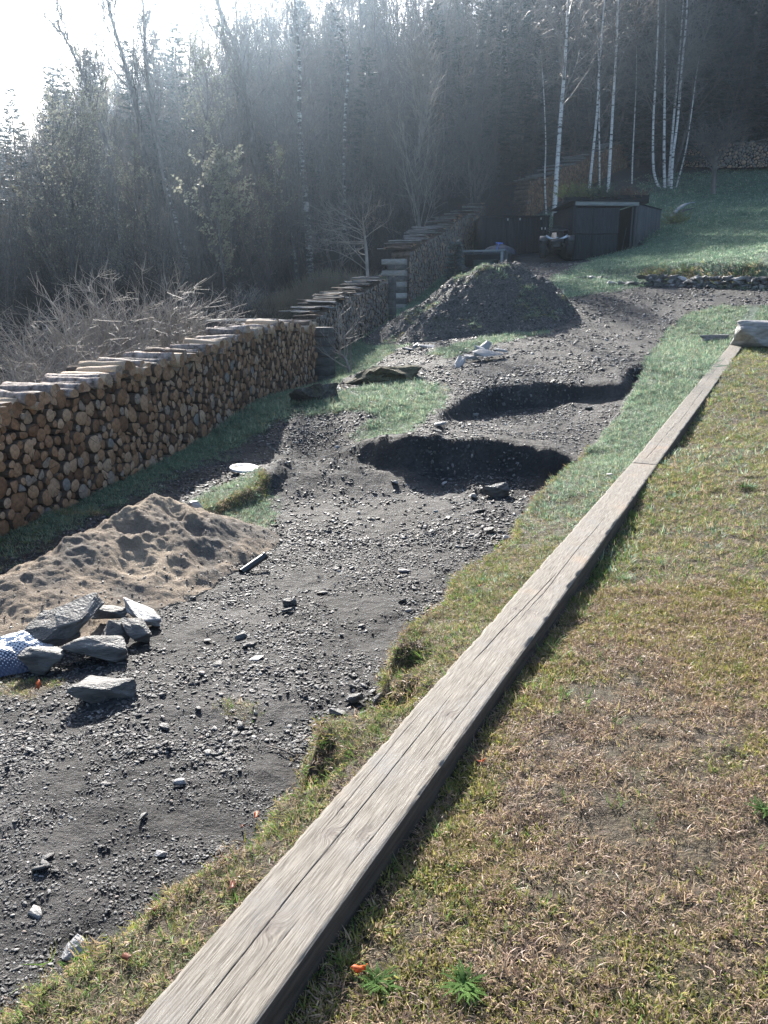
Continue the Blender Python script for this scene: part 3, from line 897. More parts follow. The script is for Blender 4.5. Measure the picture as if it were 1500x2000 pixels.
def cover_logs(root, d, into, L, G, rs, Hf, length, spacing, dia, mats, flat, s0=0.0, double=.35, mound=.03):
    s = s0
    while s < L:
        n = 1 + (rs.rand() < double)
        for k in range(n):
            r = dia / 2 * rs.uniform(.75, 1.25); Ln = length * rs.uniform(.85, 1.08)
            z = G(min(s, L)) + Hf(min(s, L)) + (r * .35 if k == 0 else r * 1.05) + rs.uniform(0, mound)
            sh = rs.uniform(-.06, .06); sk = rs.normal(.05, .12) if not flat else rs.normal(.02, .26)
            if flat: Ln *= rs.uniform(.6, 1.12); sh = rs.uniform(-.04, .3)
            ss = s + (0 if k == 0 else spacing * .5)
            c0 = d * (ss - sk * .5 * Ln) + into * (-.05 + sh) + Vector((0, 0, z + rs.uniform(-.02, .02)))
            c1 = d * (ss + sk * .5 * Ln) + into * (-.05 + sh + Ln) + Vector((0, 0, z + rs.uniform(-.02, .02)))
            ax = (c1 - c0).normalized(); sx = d - ax * d.dot(ax); sx.normalize(); uz = sx.cross(ax)
            if uz.z < 0: uz = -uz
            half = rs.rand() < .55
            N = 10; out = []
            roll = rs.uniform(-.5, .5) if half else rs.uniform(0, 6)
            for q in range(N):
                th = 2 * math.pi * q / N
                x, y = math.cos(th) * r, math.sin(th) * r
                if half and y < -.2 * r: y = -.25 * r + .03 * r * math.sin(5 * th)
                if flat: y *= flat; x *= 1.35
                k2 = 1 + .06 * math.sin(3 * th + s * 7); x *= k2; y *= k2
                if half and flat is None and roll > .25: y = min(y, .45 * r)
                out.append((x, y))
            V = []; rings = 5
            bend = rs.normal(0, .02)
            for i in range(rings):
                f = i / (rings - 1); c = c0.lerp(c1, f) + d * bend * math.sin(math.pi * f) + uz * rs.normal(0, .004)
                kk = 1 + rs.normal(0, .03)
                for x, y in out: V.append(tuple(c + sx * x * kk + uz * y * kk))
            V = [tuple(Vector(v) - c0) for v in V]
            F = [tuple(range(N))]; M = [0]
            for i in range(rings - 1):
                for q in range(N): F.append((i * N + (q + 1) % N, i * N + q, (i + 1) * N + q, (i + 1) * N + (q + 1) % N)); M.append(1)
            F.append(tuple(range(rings * N - 1, (rings - 1) * N - 1, -1))); M.append(0)
            mt = mats[rs.randint(len(mats))]
            me = mesh_from('cover_log', V, F, [M_LOG if mt is not M_GREYW else M_GREYLOG, mt], M)
            for p in me.polygons: p.use_smooth = p.material_index == 1 and not flat
            me.uv_layers.new(name='UVMap')
            uv = np.zeros((len(me.loops), 2), np.float32); li = np.empty(len(me.loops), np.int32); me.loops.foreach_get('vertex_index', li)
            oo = np.array(out * rings); uv[:] = oo[li]; me.uv_layers['UVMap'].data.foreach_set('uv', uv.ravel())
            a = me.attributes.new('tone', 'FLOAT', 'POINT'); a.data.foreach_set('value', np.full(len(V), rs.uniform(.35, .95), np.float32))
            link('cover_log', me, root, c0)
        s += spacing * rs.uniform(.8, 1.25) * (1.4 if flat else 1)

WP = 'firewood piles stacked along the left side of the track'
# pile 1, in the front at the left
b1 = hit(-330, 1200); q0 = atz(0, 1052, -.45); q1 = hit(616, 752)
dd = (q1 - q0); b1 = q0 - dd * .34; b1.z = gz1(b1.x, b1.y)
LP1 = (Vector((q1.x, q1.y, 0)) - Vector((b1.x, b1.y, 0))).length
H1 = lambda s: 1.13 + .04 * math.sin(s * 1.3) + .02 * math.sin(s * 5)
r1 = woodpile(b1, q1, H1, .46, .068, 5, 'long front firewood pile of split and round logs with log ends facing the track', WP, 300, tone=(.15, .95))
cover_logs(*r1, H1, .60, .125, .15, [M_BARKG, M_BARKG, M_SPLIT, M_BARK], None, .02, .55, .05)
# pile 2, behind it
p2a = at(560, 730, 16.6); p2a = at(548, 742, 16.0); p2b = at(757, 632, 23.2)
for p in (p2a, p2b): p.z = gz1(p.x, p.y)
H2 = lambda s: 1.22 + .03 * math.sin(s * 2)
r2 = woodpile(p2a + Vector((0, 0, 0)), p2b, H2, .6, .060, 6, 'middle grey firewood pile with a dark mossy top, behind the small bare tree', WP, 60, tone=(.88, 1.12))
cover_logs(*r2, H2, .80, .12, .13, [M_GREYW, M_GREYW, M_BARK, M_DTIMB], .35, 2.2, .6, .07)
# pile 3
p3a = at(800, 600, 27.6); p3b = at(945, 492, 37)
for p in (p3a, p3b): p.z = gz1(p.x, p.y)
H3 = lambda s: 1.72 + .05 * math.sin(s * 1.1)
r3 = woodpile(p3a, p3b, H3, .7, .075, 8, 'far firewood pile climbing to the black shed under a stepped cover of grey slabs', WP, 40, tone=(.88, 1.12))
cover_logs(*r3, H3, 1.2, .19, .19, [M_GREYW, M_GREYW, M_BARK], .30, .1, .6, .10)
# pile in the trees above the sheds
p4a = at(1030, 425, 39); p4b = at(1225, 345, 50)
for p in (p4a, p4b): p.z = gz1(p.x, p.y)
H4 = lambda s: 1.6 + .08 * math.sin(s * 1.7)
r4 = woodpile(p4a, p4b, H4, .8, .085, 9, 'brown woodpile in the trees above the sheds, behind the planters', None, 0, tone=(.15, .6))
cover_logs(*r4, H4, 1.3, .36, .2, [M_GREYW, M_BARK], .4, .1, .4, .06)
# pile at the top of the lawn, far right
p5a = hit(1335, 328); p5b = hit(1560, 322)
H5 = lambda s: 1.35 + .12 * math.sin(s * .6) + .05 * math.sin(s * 2.1)
r5 = woodpile(p5a, p5b, H5, .8, .10, 10, 'pale round-log woodpile at the top of the lawn, far right', None, 0, tone=(.85, 1.05))
cover_logs(*r5, H5, .9, .30, .2, [M_GREYW], .4, .1, .3, .05)

# ------------------------------------------------------------------ timber corner posts at the pile ends
def timber_post(u, v, t, w, dpt, courses, ch, ang, label, out=.10, dark=False):
    p = at(u, v, t); p.z = gz1(p.x, p.y) - .05
    root = empty('timber_post', p, ang, label, 'timber post', 'stacked timber posts at the ends of the woodpiles')
    r = random.Random(u)
    mt = [M_DTIMB, M_DTIMB] if dark else [M_TIMB, M_DTIMB]
    for k in range(courses):
        z = ch * (k + .5)
        if k % 2 == 0:
            MB().box((-out / 2 + r.uniform(-.01, .01), 0, z), (w + out, dpt, ch - .008), bev=.008).build('timber', mt[0], root)
        else:
            MB().box((r.uniform(-.01, .01), 0, z), (w, dpt + .03, ch - .008), bev=.008).build('timber', mt[1], root)
    return root
timber_post(634, 748, 16.5, .36, .42, 6, .20, math.radians(-12), 'dark timber post at the far end of the front woodpile', .0, True)
timber_post(766, 630, 23.3, .16, .5, 6, .22, math.radians(-10), 'plain dark timber post at the far end of the middle woodpile', .0, True)
timber_post(776, 606, 27.4, .62, .45, 9, .19, math.radians(-12), 'pale crisscrossed timber post at the near end of the far woodpile', .22)

# ------------------------------------------------------------------ heaps of sand and spoil
def heap(name, outline_pts, hfun, mat, step, label, cat, group=None, attrs=None):
    xs = np.arange(outline_pts[0], outline_pts[1], step); ysv = np.arange(outline_pts[2], outline_pts[3], step)
    X, Y = np.meshgrid(xs, ysv); h = hfun(X.ravel(), Y.ravel())
    g = gz(X.ravel(), Y.ravel())
    Z = g + np.where(h > .002, h, -.08 + np.minimum(h, 0))
    keep = (h.reshape(X.shape) > -.04)
    ii = np.arange(X.size).reshape(X.shape)
    q = keep[:-1, :-1] & keep[1:, :-1] & keep[:-1, 1:] & keep[1:, 1:]
    F = np.stack([ii[:-1, :-1][q], ii[:-1, 1:][q], ii[1:, 1:][q], ii[1:, :-1][q]], 1)
    used = np.unique(F); remap = -np.ones(X.size, int); remap[used] = np.arange(len(used))
    V = np.stack([X.ravel(), Y.ravel(), Z], 1)[used]
    me = mesh_from(name, V, remap[F], [mat], smooth_=True)
    o = link(name, me)
    tag(o, label, cat, group)
    return o

SR = [(-3.6, 4.6, .12, .75), (-2.5, 5.0, .30, .95), (-2.2, 5.85, .40, 1.0), (-1.98, 6.42, .45, 1.0), (-1.66, 6.58, .28, .75), (-1.42, 6.40, .08, .45)]
def sand_h(x, y):
    best = np.full(x.shape, -1.0)
    for (x0, y0, h0, r0), (x1, y1, h1, r1_) in zip(SR[:-1], SR[1:]):
        ex, ey = x1 - x0, y1 - y0; k = np.clip(((x - x0) * ex + (y - y0) * ey) / (ex * ex + ey * ey), 0, 1)
        d = np.hypot(x - x0 - ex * k, y - y0 - ey * k)
        side = (x - x0) * ey - (y - y0) * ex          # >0: near/right side
        rr = (r0 + (r1_ - r0) * k) * np.where(side > 0, 1.0, .62)
        d = d + .10 * fbm(x * 1.6, y * 1.6, 91, 3)
        best = np.maximum(best, (h0 + (h1 - h0) * k) * (1 - d / rr) * np.where(d < rr, 1, .3))
    # lumps, slides and footprints
    n = fbm(x * 3.2, y * 3.2, 92, 4); rid = 1 - np.abs(fbm(x * 2.6 + .4 * n, y * 2.6, 94, 3)) * 2
    b = best + np.clip(best * 4, 0, 1) * (.030 * n + .022 * rid + .016 * fbm(x * 14, y * 14, 95, 3) + .009 * fbm(x * 42, y * 42, 195, 2) + .010 * (1 - np.abs(fbm(x * 7, y * 7, 99, 3)) * 3))
    wx, wy = .05 * fbm(x * 5, y * 5, 96, 3), .05 * fbm(x * 5, y * 5, 97, 3)
    for (fu, fv, r, dp) in FOOT:
        d = np.hypot((x + wx - fu), (y + wy - fv) * .62 + (x - fu) * .35) / r
        b = b - .060 * dp * np.exp(-d ** 4 * .7) * (b > 0) + .020 * dp * np.exp(-((d - 1.4) / .4) ** 2) * (b > 0) * (.4 + vnoise(x * 7, y * 7, 98))
    return b
_fr = random.Random(4)
FOOT = [(-1.78, 6.30, .09, .9), (-1.58, 6.12, .08, .7), (-1.30, 6.22, .10, .5), (-1.42, 5.78, .11, .8), (-1.18, 5.92, .08, .5), (-2.02, 5.86, .10, .6), (-1.86, 5.42, .12, .7), (-2.45, 5.25, .11, .5), (-2.2, 6.15, .07, .5), (-1.55, 5.45, .07, .4), (-1.05, 6.05, .06, .5)]
def sand_material():
    m, t = newmat('damp_sand')
    v = t.n('ShaderNodeTexCoord').outputs['Object']
    a = t.noise(v, 2.0, 4); b = t.noise(v, 70, 4, .7); e = t.noise(v, 14, 4, .6)
    c = t.ramp(a, [(.36, (.13, .115, .100)), (.50, (.20, .160, .122)), (.62, (.29, .235, .175))])
    c = t.mix(.7, c, t.ramp(b, [(.34, (.40, .38, .36)), (.66, (1.1, 1.08, 1.05))]), 'MULTIPLY')
    c = t.mix(t.ramp(e, [(.58, (0, 0, 0)), (.72, (.55, .55, .55))]), c, (.13, .12, .11))
    finish(t, c, .9, t.math('ADD', b, e), .9, .012, .2)
    return m
M_SAND = sand_material()
heap('sand_heap', (-4.2, -.2, 3.4, 8.2), sand_h, M_SAND, .014, 'brown sand heap with footprints and a sunlit ridge, beside the front woodpile', 'sand heap')

MC = Vector((at(985, 640, 20.0).x, at(985, 640, 20.0).y, 0))
def mound_h(x, y):
    dx = (x - MC.x); dy = (y - MC.y)
    ex = np.where(dx < 0, dx / 3.7, dx / 1.75); ey = np.where(dy < 0, dy / 2.6, dy / 2.6)
    d = np.sqrt(ex ** 2 + ey ** 2) + .05 * fbm(x * 1.2, y * 1.2, 101, 3)
    h = 1.50 * (1 - d) * 1.0
    h = np.minimum(h, 1.20 + .2 * (h - 1.20))
    k = np.clip(h * 3, 0, 1)
    return h + k * (.22 * fbm(x * 1.1, y * 1.1, 102, 4) + .10 * fbm(x * 4, y * 4, 106, 3) + .07 * fbm(x * 9, y * 9, 104, 4))
def mound_material():
    m, t = newmat('spoil_earth')
    v = t.n('ShaderNodeTexCoord').outputs['Object']
    a = t.noise(v, 1.4, 5, .6); b = t.noise(v, 22, 5, .7); e = t.noise(v, 9, 4)
    c = t.ramp(b, [(.34, (.035, .034, .033)), (.60, (.115, .108, .100)), (.74, (.26, .25, .24))])
    n = t.n('ShaderNodeNewGeometry'); sp = t.n('ShaderNodeSeparateXYZ'); t.l(n.outputs['Normal'], sp.inputs[0])
    c = t.mix(t.ramp(a, [(.60, (0, 0, 0)), (.68, (.6, .6, .6))]), c, t.ramp(e, [(.3, (.05, .055, .03)), (.7, (.13, .135, .075))]))
    finish(t, c, .85, b, 1.0, .06, .3)
    return m
M_SPOIL = mound_material()
mound = heap('spoil_heap', (MC.x - 4.6, MC.x + 2.8, MC.y - 3.4, MC.y + 3.2), mound_h, M_SPOIL, .05, 'tall heap of dark earth and slate rubble with clods of turf below the sheds', 'earth heap')

# ------------------------------------------------------------------ stones
def stone(u, v, size, seed, label, mat=None, rz=0.0, tilt=(0, 0), lift=.35, group=None, cat='stone', name='stone', onto=None, t=None, flat=.5, sub=4):
    p = hit(u, v) if t is None else at(u, v, t)
    g = gz1(p.x, p.y)
    if onto is not None: g = onto(p.x, p.y)
    me = rock_mesh(name, size, seed, [mat or M_STONE], sub=sub)
    o = link(name, me); o.location = (p.x, p.y, g + size[2] * lift)
    o.rotation_euler = (tilt[0], tilt[1], rz)
    return tag(o, label, cat, group)
def sand_on(x, y): return gz1(x, y) + max(0, float(sand_h(np.array([x]), np.array([y]))[0]))
CL = 'slate stones in the heap at the foot of the sand'
stone(98, 1272, (.34, .26, .20), 3, 'pale grey stone at the back left of the slate stone heap', rz=.3, tilt=(.1, -.2), lift=.6, group=CL, onto=sand_on)
stone(135, 1262, (.44, .24, .085), 4, 'long dark slate slab leaning steeply at the front of the stone heap', rz=.55, tilt=(.35, -.55), lift=2.1, group=CL, onto=sand_on)
stone(190, 1292, (.36, .22, .16), 5, 'broad rounded slate stone at the bottom of the heap', rz=-.05, lift=.45, group=CL)
stone(88, 1308, (.24, .18, .14), 6, 'dark block at the left foot of the stone heap beside the net sack', rz=.2, lift=.5, group=CL)
stone(222, 1225, (.22, .14, .09), 7, 'small oblong stone at the back of the stone heap', rz=-.1, lift=.9, group=CL, onto=sand_on)
stone(277, 1222, (.30, .17, .08), 8, 'pale slab tilted up at the right end of the stone heap', M_STONE_PALE, rz=-.75, tilt=(-.3, .25), lift=1.3, group=CL, onto=sand_on)
stone(265, 1255, (.22, .15, .12), 9, 'blocky grey stone below the pale tilted slab', rz=-.6, tilt=(0, .2), lift=.6, group=CL)
stone(232, 1262, (.2, .16, .14), 10, 'small dark stone in the middle of the stone heap', rz=.9, lift=.6, group=CL)
stone(205, 1358, (.31, .19, .10), 12, 'lone layered slate stone lying in front of the stone heap', rz=-.08, lift=.38)
stone(967, 970, (.30, .20, .17), 13, 'dark rounded rock at the foot of the near cut bank', rz=.2, lift=.4)
stone(1494, 676, (1.75, .95, .52), 31, 'big pale boulder at the far end of the timber beams', M_STONE_PALE, rz=-.3, lift=.40, cat='boulder', name='boulder', sub=5)
stone(146, 1865, (.075, .06, .06), 15, 'smooth grey stone half under the turf edge in the front left corner', M_STONE_PALE, rz=.4, lift=.35)
SL = 'loose slates lying on the dug ground'
LOOSE = [(472, 1246, .085, .05, .03, .6, 'square grey slate lying alone on the gravel below the stone heap', 0), (315, 1668, .05, .04, .018, .2, 'pale chipped stone on the gravel close to the front turf edge', 1),
         (700, 1002, .05, .04, .02, 1.2, None, 1), (785, 1176, .075, .05, .03, .5, 'dark slate catching light on the gravel near the middle of the dug ground', 0), (925, 972, .10, .08, .05, .3, 'small grey stone just left of the dark rounded rock', 1),
         (935, 1000, .17, .06, .03, -.1, 'long flat slate just below the dark rounded rock', 0), (955, 1040, .12, .10, .06, .3, None, 0), (932, 1050, .08, .06, .03, .9, None, 0), (990, 1052, .09, .06, .03, .3, None, 1),
         (875, 1012, .05, .11, .02, .1, 'narrow pinkish slate standing out on the gravel below the cut bank', 1), (488, 1262, .09, .05, .03, .2, None, 0), (565, 1182, .1, .07, .05, .4, None, 0), (560, 1195, .08, .05, .03, .4, None, 0),
         (790, 1116, .11, .06, .02, .1, None, 1), (630, 1160, .10, .05, .02, .3, None, 0), (690, 1370, .11, .06, .04, .3, None, 0), (745, 1372, .10, .07, .05, .6, None, 0), (850, 1000, .06, .05, .02, .2, None, 1), (660, 1395, .08, .04, .03, -.3, None, 0),
         (560, 905, .10, .06, .03, .3, None, 1), (867, 946, .10, .05, .03, .8, None, 1), (660, 875, .09, .06, .03, .3, None, 1), (770, 945, .08, .08, .04, .2, None, 1), (1000, 920, .07, .05, .03, .2, None, 0), (500, 1290, .10, .06, .02, .2, None, 1),
         (860, 830, .16, .08, .04, .0, None, 1), (852, 842, .14, .08, .03, -.2, None, 0), (930, 812, .12, .08, .04, .3, None, 1), (1150, 800, .14, .1, .05, .3, None, 0), (430, 1300, .09, .05, .02, .8, None, 0), (350, 1530, .05, .03, .02, .2, None, 1), (280, 1600, .05, .03, .02, 1.2, None, 0)]
for k, (u, v, a, b, c, rz, lb, pale) in enumerate(LOOSE):
    stone(u, v, (a, b, c), 40 + k, lb or ('pale loose slate lying on the dug ground' if pale else 'dark loose slate lying on the dug ground'), M_STONE_PALE if pale else M_STONE, rz=rz, lift=.42,
          group=SL if lb else (SL + (', pale' if pale else ', dark')), name='loose_slate', sub=0, tilt=(rnd.uniform(-.2, .2), rnd.uniform(-.2, .2)))
PS = 'broken pale slabs on the grass bank in the middle'
for k, (u, v, sz, rz, tl, lb) in enumerate([(898, 716, (.50, .20, .08), .9, (.1, -.75), 'narrow pale slab leaning on end at the left of the slab group'),
        (955, 702, (.62, .34, .10), -.15, (.3, .1), 'biggest pale slab lying flat at the right of the slab group'), (948, 688, (.34, .22, .12), .8, (.2, -.7), 'pale slab standing up behind the biggest slab'),
        (922, 706, (.34, .18, .08), .1, (.1, .1), 'small pale slab between the leaning slab and the biggest one'), (978, 690, (.30, .18, .06), -.4, (.1, .2), 'thin pale slab at the right rear of the slab group'),
        (935, 690, (.25, .18, .10), .4, (.1, .2), 'small slab chip at the back of the slab group')]):
    stone(u, v, sz, 80 + k, lb, M_STONE_PALE, rz=rz, tilt=tl, lift=.9, group=PS, name='slate_slab', cat='slate slab')
for k, (u, v, sz, rz, tl, lb) in enumerate([(797, 686, (.28, .2, .06), .1, (.1, .1), 'small dark slab at the foot of the spoil heap, left one'), (813, 682, (.22, .14, .10), .9, (.1, -.8), 'small slab standing on edge at the foot of the spoil heap'),
        (832, 680, (.40, .24, .06), -.1, (.15, .1), 'pale flat slab at the foot of the spoil heap, right one')]):
    stone(u, v, sz, 90 + k, lb, M_STONE_PALE, rz=rz, tilt=tl, lift=.8, group='slabs at the foot of the spoil heap', name='slate_slab', cat='slate slab')
stone(372, 1003, (.26, .16, .10), 97, 'pale angular stone at the edge of the grass patch behind the sand heap', M_STONE_PALE, rz=.5, lift=.7)

# bark/driftwood piece on the grass near the boulder
p = hit(1402, 664); me = rock_mesh('driftwood', (.85, .22, .13), 99, [M_GREYW], sub=2); o = link('driftwood', me); o.location = (p.x, p.y, p.z + .04); o.rotation_euler = (.1, 0, .45)
tag(o, 'jagged grey piece of driftwood on the grass near the boulder', 'driftwood')

# turf bank edging stones in the face of the lawn bank
root = empty('bank_edging', hit(1300, 552), 0, 'low dry-stone edging under the overhanging turf of the lawn bank', 'stone edging')
rr = random.Random(12)
for k in range(64):
    f = k / 63; u = 1138 + 372 * f + rr.uniform(-4, 4)
    vtop = 536 + 12 * f
    p = hitf(u, 556 + 10 * f if u > 1200 else 546, gz)
    yb = p.y + .15
    for c in range(3 if u > 1250 else 1):
        if rr.random() < .38: continue
        s_ = (rr.uniform(.12, .38), rr.uniform(.14, .26), rr.uniform(.07, .16))
        me = rock_mesh('edging_stone', s_, 200 + k * 2 + c, [M_STONE_PALE if rr.random() < .25 else M_STONE], sub=0)
        z0 = gz1(p.x, p.y)
        o = link('edging_stone', me, root); o.location = Vector((p.x + rr.uniform(-.05, .05), yb + .03 * c + .10, z0 + .05 + .10 * c)) - root.location; o.rotation_euler = (rr.uniform(-.3, .3), rr.uniform(-.35, .35), rr.uniform(-.6, .6))

# ------------------------------------------------------------------ trees
def grow(rr, p, d, L, r0, n, wander, up, rend=.25):
    """one branch as a list of points and radii"""
    P = [p]; R = [r0]; st = L / (n - 1)
    for i in range(1, n):
        d = (d + Vector((rr.gauss(0, wander), rr.gauss(0, wander), rr.gauss(0, wander) + up))).normalized()
        p = p + d * st; P.append(p); R.append(r0 * (1 - (1 - rend) * i / (n - 1)))
    return P, R

def pick(P, R, f):
    k = f * (len(P) - 1); i = min(int(k), len(P) - 2); g = k - i
    return P[i].lerp(P[i + 1], g), R[i] + (R[i + 1] - R[i]) * g, (P[i + 1] - P[i]).normalized()

def side_dir(rr, ax, ang):
    o = ax.orthogonal().normalized(); q = ax.cross(o); a = rr.uniform(0, 2 * math.pi)
    s = o * math.cos(a) + q * math.sin(a)
    return (ax * math.cos(ang) + s * math.sin(ang)).normalized()

class Tubes:
    def __init__(self): self.g = {}
    def add(self, P, R, n): self.g.setdefault((len(P), n), []).append(([tuple(p) for p in P], R))
    def arrays(self):
        VV = []; FF = []; b = 0
        for (m, n), items in self.g.items():
            P = np.array([i[0] for i in items]); R = np.array([i[1] for i in items])
            T = np.empty_like(P); T[:, 1:-1] = P[:, 2:] - P[:, :-2]; T[:, 0] = P[:, 1] - P[:, 0]; T[:, -1] = P[:, -1] - P[:, -2]
            T /= np.linalg.norm(T, axis=2, keepdims=True) + 1e-9
            ref = np.where(np.abs(T[:, :1, 2:3]) > .85, np.array([1., .13, 0]), np.array([.07, .1, 1.]))
            A = np.cross(T, np.broadcast_to(ref, T.shape)); A /= np.linalg.norm(A, axis=2, keepdims=True) + 1e-9
            B = np.cross(T, A)
            th = 2 * np.pi * np.arange(n) / n
            V = P[:, :, None] + R[:, :, None, None] * (A[:, :, None] * np.cos(th)[None, None, :, None] + B[:, :, None] * np.sin(th)[None, None, :, None])
            k = len(items); idx = b + np.arange(k * m * n).reshape(k, m, n)
            nx = np.roll(idx, -1, axis=2)
            F = np.stack([idx[:, :-1], nx[:, :-1], nx[:, 1:], idx[:, 1:]], -1).reshape(-1, 4)
            VV.append(V.reshape(-1, 3)); FF.append(F); b += k * m * n
        return np.concatenate(VV), np.concatenate(FF)

def mesh_of(name, tubes, mats, leaves=None, leafm=1):
    V, F = tubes.arrays(); fm = np.zeros(len(F), int)
    if leaves is not None and len(leaves):
        Q = np.array(leaves).reshape(-1, 3); q = len(V) + np.arange(len(Q)).reshape(-1, 4)
        V = np.concatenate([V, Q]); F = np.concatenate([F, q]); fm = np.concatenate([fm, np.full(len(q), leafm)])
    return mesh_from(name, V, F, mats, fm)

def leafq(rr, p, s, L):
    a = Vector((rr.gauss(0, 1), rr.gauss(0, 1), rr.gauss(0, 1))).normalized(); b = a.orthogonal().normalized()
    c = a.cross(b)
    b = b * s; c = c * s * .6
    L.append([tuple(p), tuple(p + b * .5 + c * .6), tuple(p + b * 1.1), tuple(p + b * .5 - c * .6)])

M_TRUNK = stdmat('forest_trunk_bark', (.045, .040, .036), (.19, .165, .145), 6, .9, .8, 20, stretch=(1, 1, .3), rvar=.3, bdist=.03)
M_TWIG = stdmat('twig_bark', (.05, .042, .038), (.13, .11, .098), 3, .75, 0, 20, spec=.5, rvar=.3)
M_TWIGP = stdmat('pale_twig_bark', (.15, .13, .112), (.33, .29, .25), 3, .65, 0, 20, spec=.5, rvar=.2)
def leafmat(name, c1, c2, tr=.5, rough=.5):
    m, t = newmat(name)
    v = t.n('ShaderNodeTexCoord').outputs['Object']
    f = t.noise(v, 2.5, 3); oi = t.n('ShaderNodeObjectInfo')
    c = t.ramp(f, [(.35, c1), (.65, c2)])
    c = t.mix(1.0, c, t.math('MULTIPLY_ADD', oi.outputs['Random'], .5, .75), 'MULTIPLY')
    finish(t, c, rough, spec=.4, trans=tr); return m
M_YOUNG = leafmat('young_leaves', (.13, .13, .085), (.27, .265, .19), .5)
M_BUD = leafmat('buds', (.12, .10, .07), (.22, .19, .13), .4)
M_NEEDLE = leafmat('spruce_needles', (.012, .024, .018), (.028, .048, .032), .15, .6)
M_NEEDLEB = leafmat('blue_spruce_needles', (.05, .085, .09), (.10, .15, .15), .2, .5)

M_YOUNGB = leafmat('backlit_young_leaves', (.24, .235, .16), (.40, .39, .29), .55)  # brighter leaf copy, the glow of backlight is put into its colour

def birch_bark(nm='birch_bark', lo=.40, k=1.0):
    m, t = newmat(nm)
    v = t.n('ShaderNodeTexCoord').outputs['Object']; mp = t.n('ShaderNodeMapping'); mp.inputs['Scale'].default_value = (1.5, 1.5, 6); t.l(v, mp.inputs[0])
    a = t.noise(mp.outputs[0], 1.6, 5, .7); b = t.noise(v, .35, 3)
    c = t.ramp(a, [(lo, (.05, .045, .042)), (lo + .07, (.50 * k, .48 * k, .45 * k)), (.75, (.66 * k, .64 * k, .60 * k))])
    finish(t, c, .7, a, .5, .01, .3); return m
M_BIRCH = birch_bark()
M_BIRCHD = birch_bark('patchy_birch_bark', .50, .6)

def gen_decid(seed, H, stems=1, n1=20, n2=6, n3=5, leaf=0, leafs=.05, spread=.7, upb=.10, twig=.009, base=.2, r0=None):
    rr = random.Random(seed); TT = Tubes(); TB = Tubes(); LV = []
    for s in range(stems):
        r = (r0 or H * .0095) / (stems ** .4) * rr.uniform(.8, 1.1)
        d = Vector((rr.gauss(0, .05 + .13 * (stems > 1)), rr.gauss(0, .05 + .13 * (stems > 1)), 1)).normalized()
        h = H * (rr.uniform(.7, 1.0) if s else 1)
        P, R = grow(rr, Vector((rr.gauss(0, .1) * (stems > 1), rr.gauss(0, .1) * (stems > 1), -.3)), d, h, r, 9, .05, .03, .12)
        TT.add(P, R, 6)
        for k in range(int(n1 / (stems ** .55))):
            f = base + (1 - base) * (k + rr.random()) / (n1 / (stems ** .55)); f = min(f, .99)
            p, rad, ax = pick(P, R, f)
            L1 = h * (.36 * (1.12 - f)) * rr.uniform(.7, 1.25) * spread / .7
            P1, R1 = grow(rr, p, side_dir(rr, ax, rr.uniform(.5, 1.0)), L1, rad * .5, 5, .10, upb, .25)
            TB.add(P1, R1, 4)
            for j in range(n2):
                f1 = .2 + .8 * (j + rr.random()) / n2; f1 = min(f1, .98)
                p1, rad1, ax1 = pick(P1, R1, f1)
                P2, R2 = grow(rr, p1, side_dir(rr, ax1, rr.uniform(.4, .9)), L1 * rr.uniform(.3, .55) * (1.2 - f1 * .6), max(rad1 * .55, twig), 4, .14, upb * .8, .4)
                TB.add(P2, R2, 3)
                for i in range(n3):
                    f2 = .15 + .85 * (i + rr.random()) / n3; f2 = min(f2, .98)
                    p2, rad2, ax2 = pick(P2, R2, f2)
                    P3, R3 = grow(rr, p2, side_dir(rr, ax2, rr.uniform(.3, .8)), L1 * rr.uniform(.12, .30), twig * .9, 3, .12, upb * .5, .5)
                    TB.add(P3, R3, 3)
                    for q in range(leaf):
                        leafq(rr, pick(P3, R3, rr.random() * .99)[0], leafs * rr.uniform(.6, 1.3), LV)
    return TT, TB, LV

def gen_spruce(seed, H, dens=1.0, drooping=.18):
    rr = random.Random(seed); TT = Tubes(); TB = Tubes(); LV = []
    P, R = grow(rr, Vector((0, 0, -.3)), Vector((0, 0, 1)), H, H * .011, 9, .008, 0, .08)
    TT.add(P, R, 6)
    nw = int(H * 2.3 * dens)
    for w in range(nw):
        f = .10 + .89 * w / nw
        p, rad, ax = pick(P, R, f)
        Lb = H * .20 * (1.02 - f) ** .85 * rr.uniform(.8, 1.15) + .15
        for k in range(6):
            a = 2 * math.pi * (k + rr.random()) / 6
            d = Vector((math.cos(a), math.sin(a), rr.uniform(-.25, .12) + .35 * f))
            P1, R1 = grow(rr, p + Vector((0, 0, rr.uniform(-.15, .15))), d.normalized(), Lb, .022 * (1.1 - f) + .006, 4, .05, -drooping * .35, .3)
            TB.add(P1, R1, 3)
            m = int(7 + Lb * 7)
            for q in range(m):
                g = .12 + .88 * q / m
                c, _, ax1 = pick(P1, R1, min(g, .99))
                sd = ax1.cross(Vector((0, 0, 1))).normalized() * (1 if q % 2 else -1)
                l = (Lb * .24 * (1.15 - g) + .10) * rr.uniform(.7, 1.3)
                tip = c + (sd * .8 + ax1 * .7 + Vector((0, 0, rr.uniform(-.55, .05)))) * l
                wv = ax1 * (.05 + .05 * l); hz = Vector((0, 0, -.05 - .10 * l * rr.random()))
                mid = c.lerp(tip, .5)
                LV.append([tuple(c), tuple(mid + wv + hz * .3), tuple(tip), tuple(mid - wv + hz)])
    return TT, TB, LV

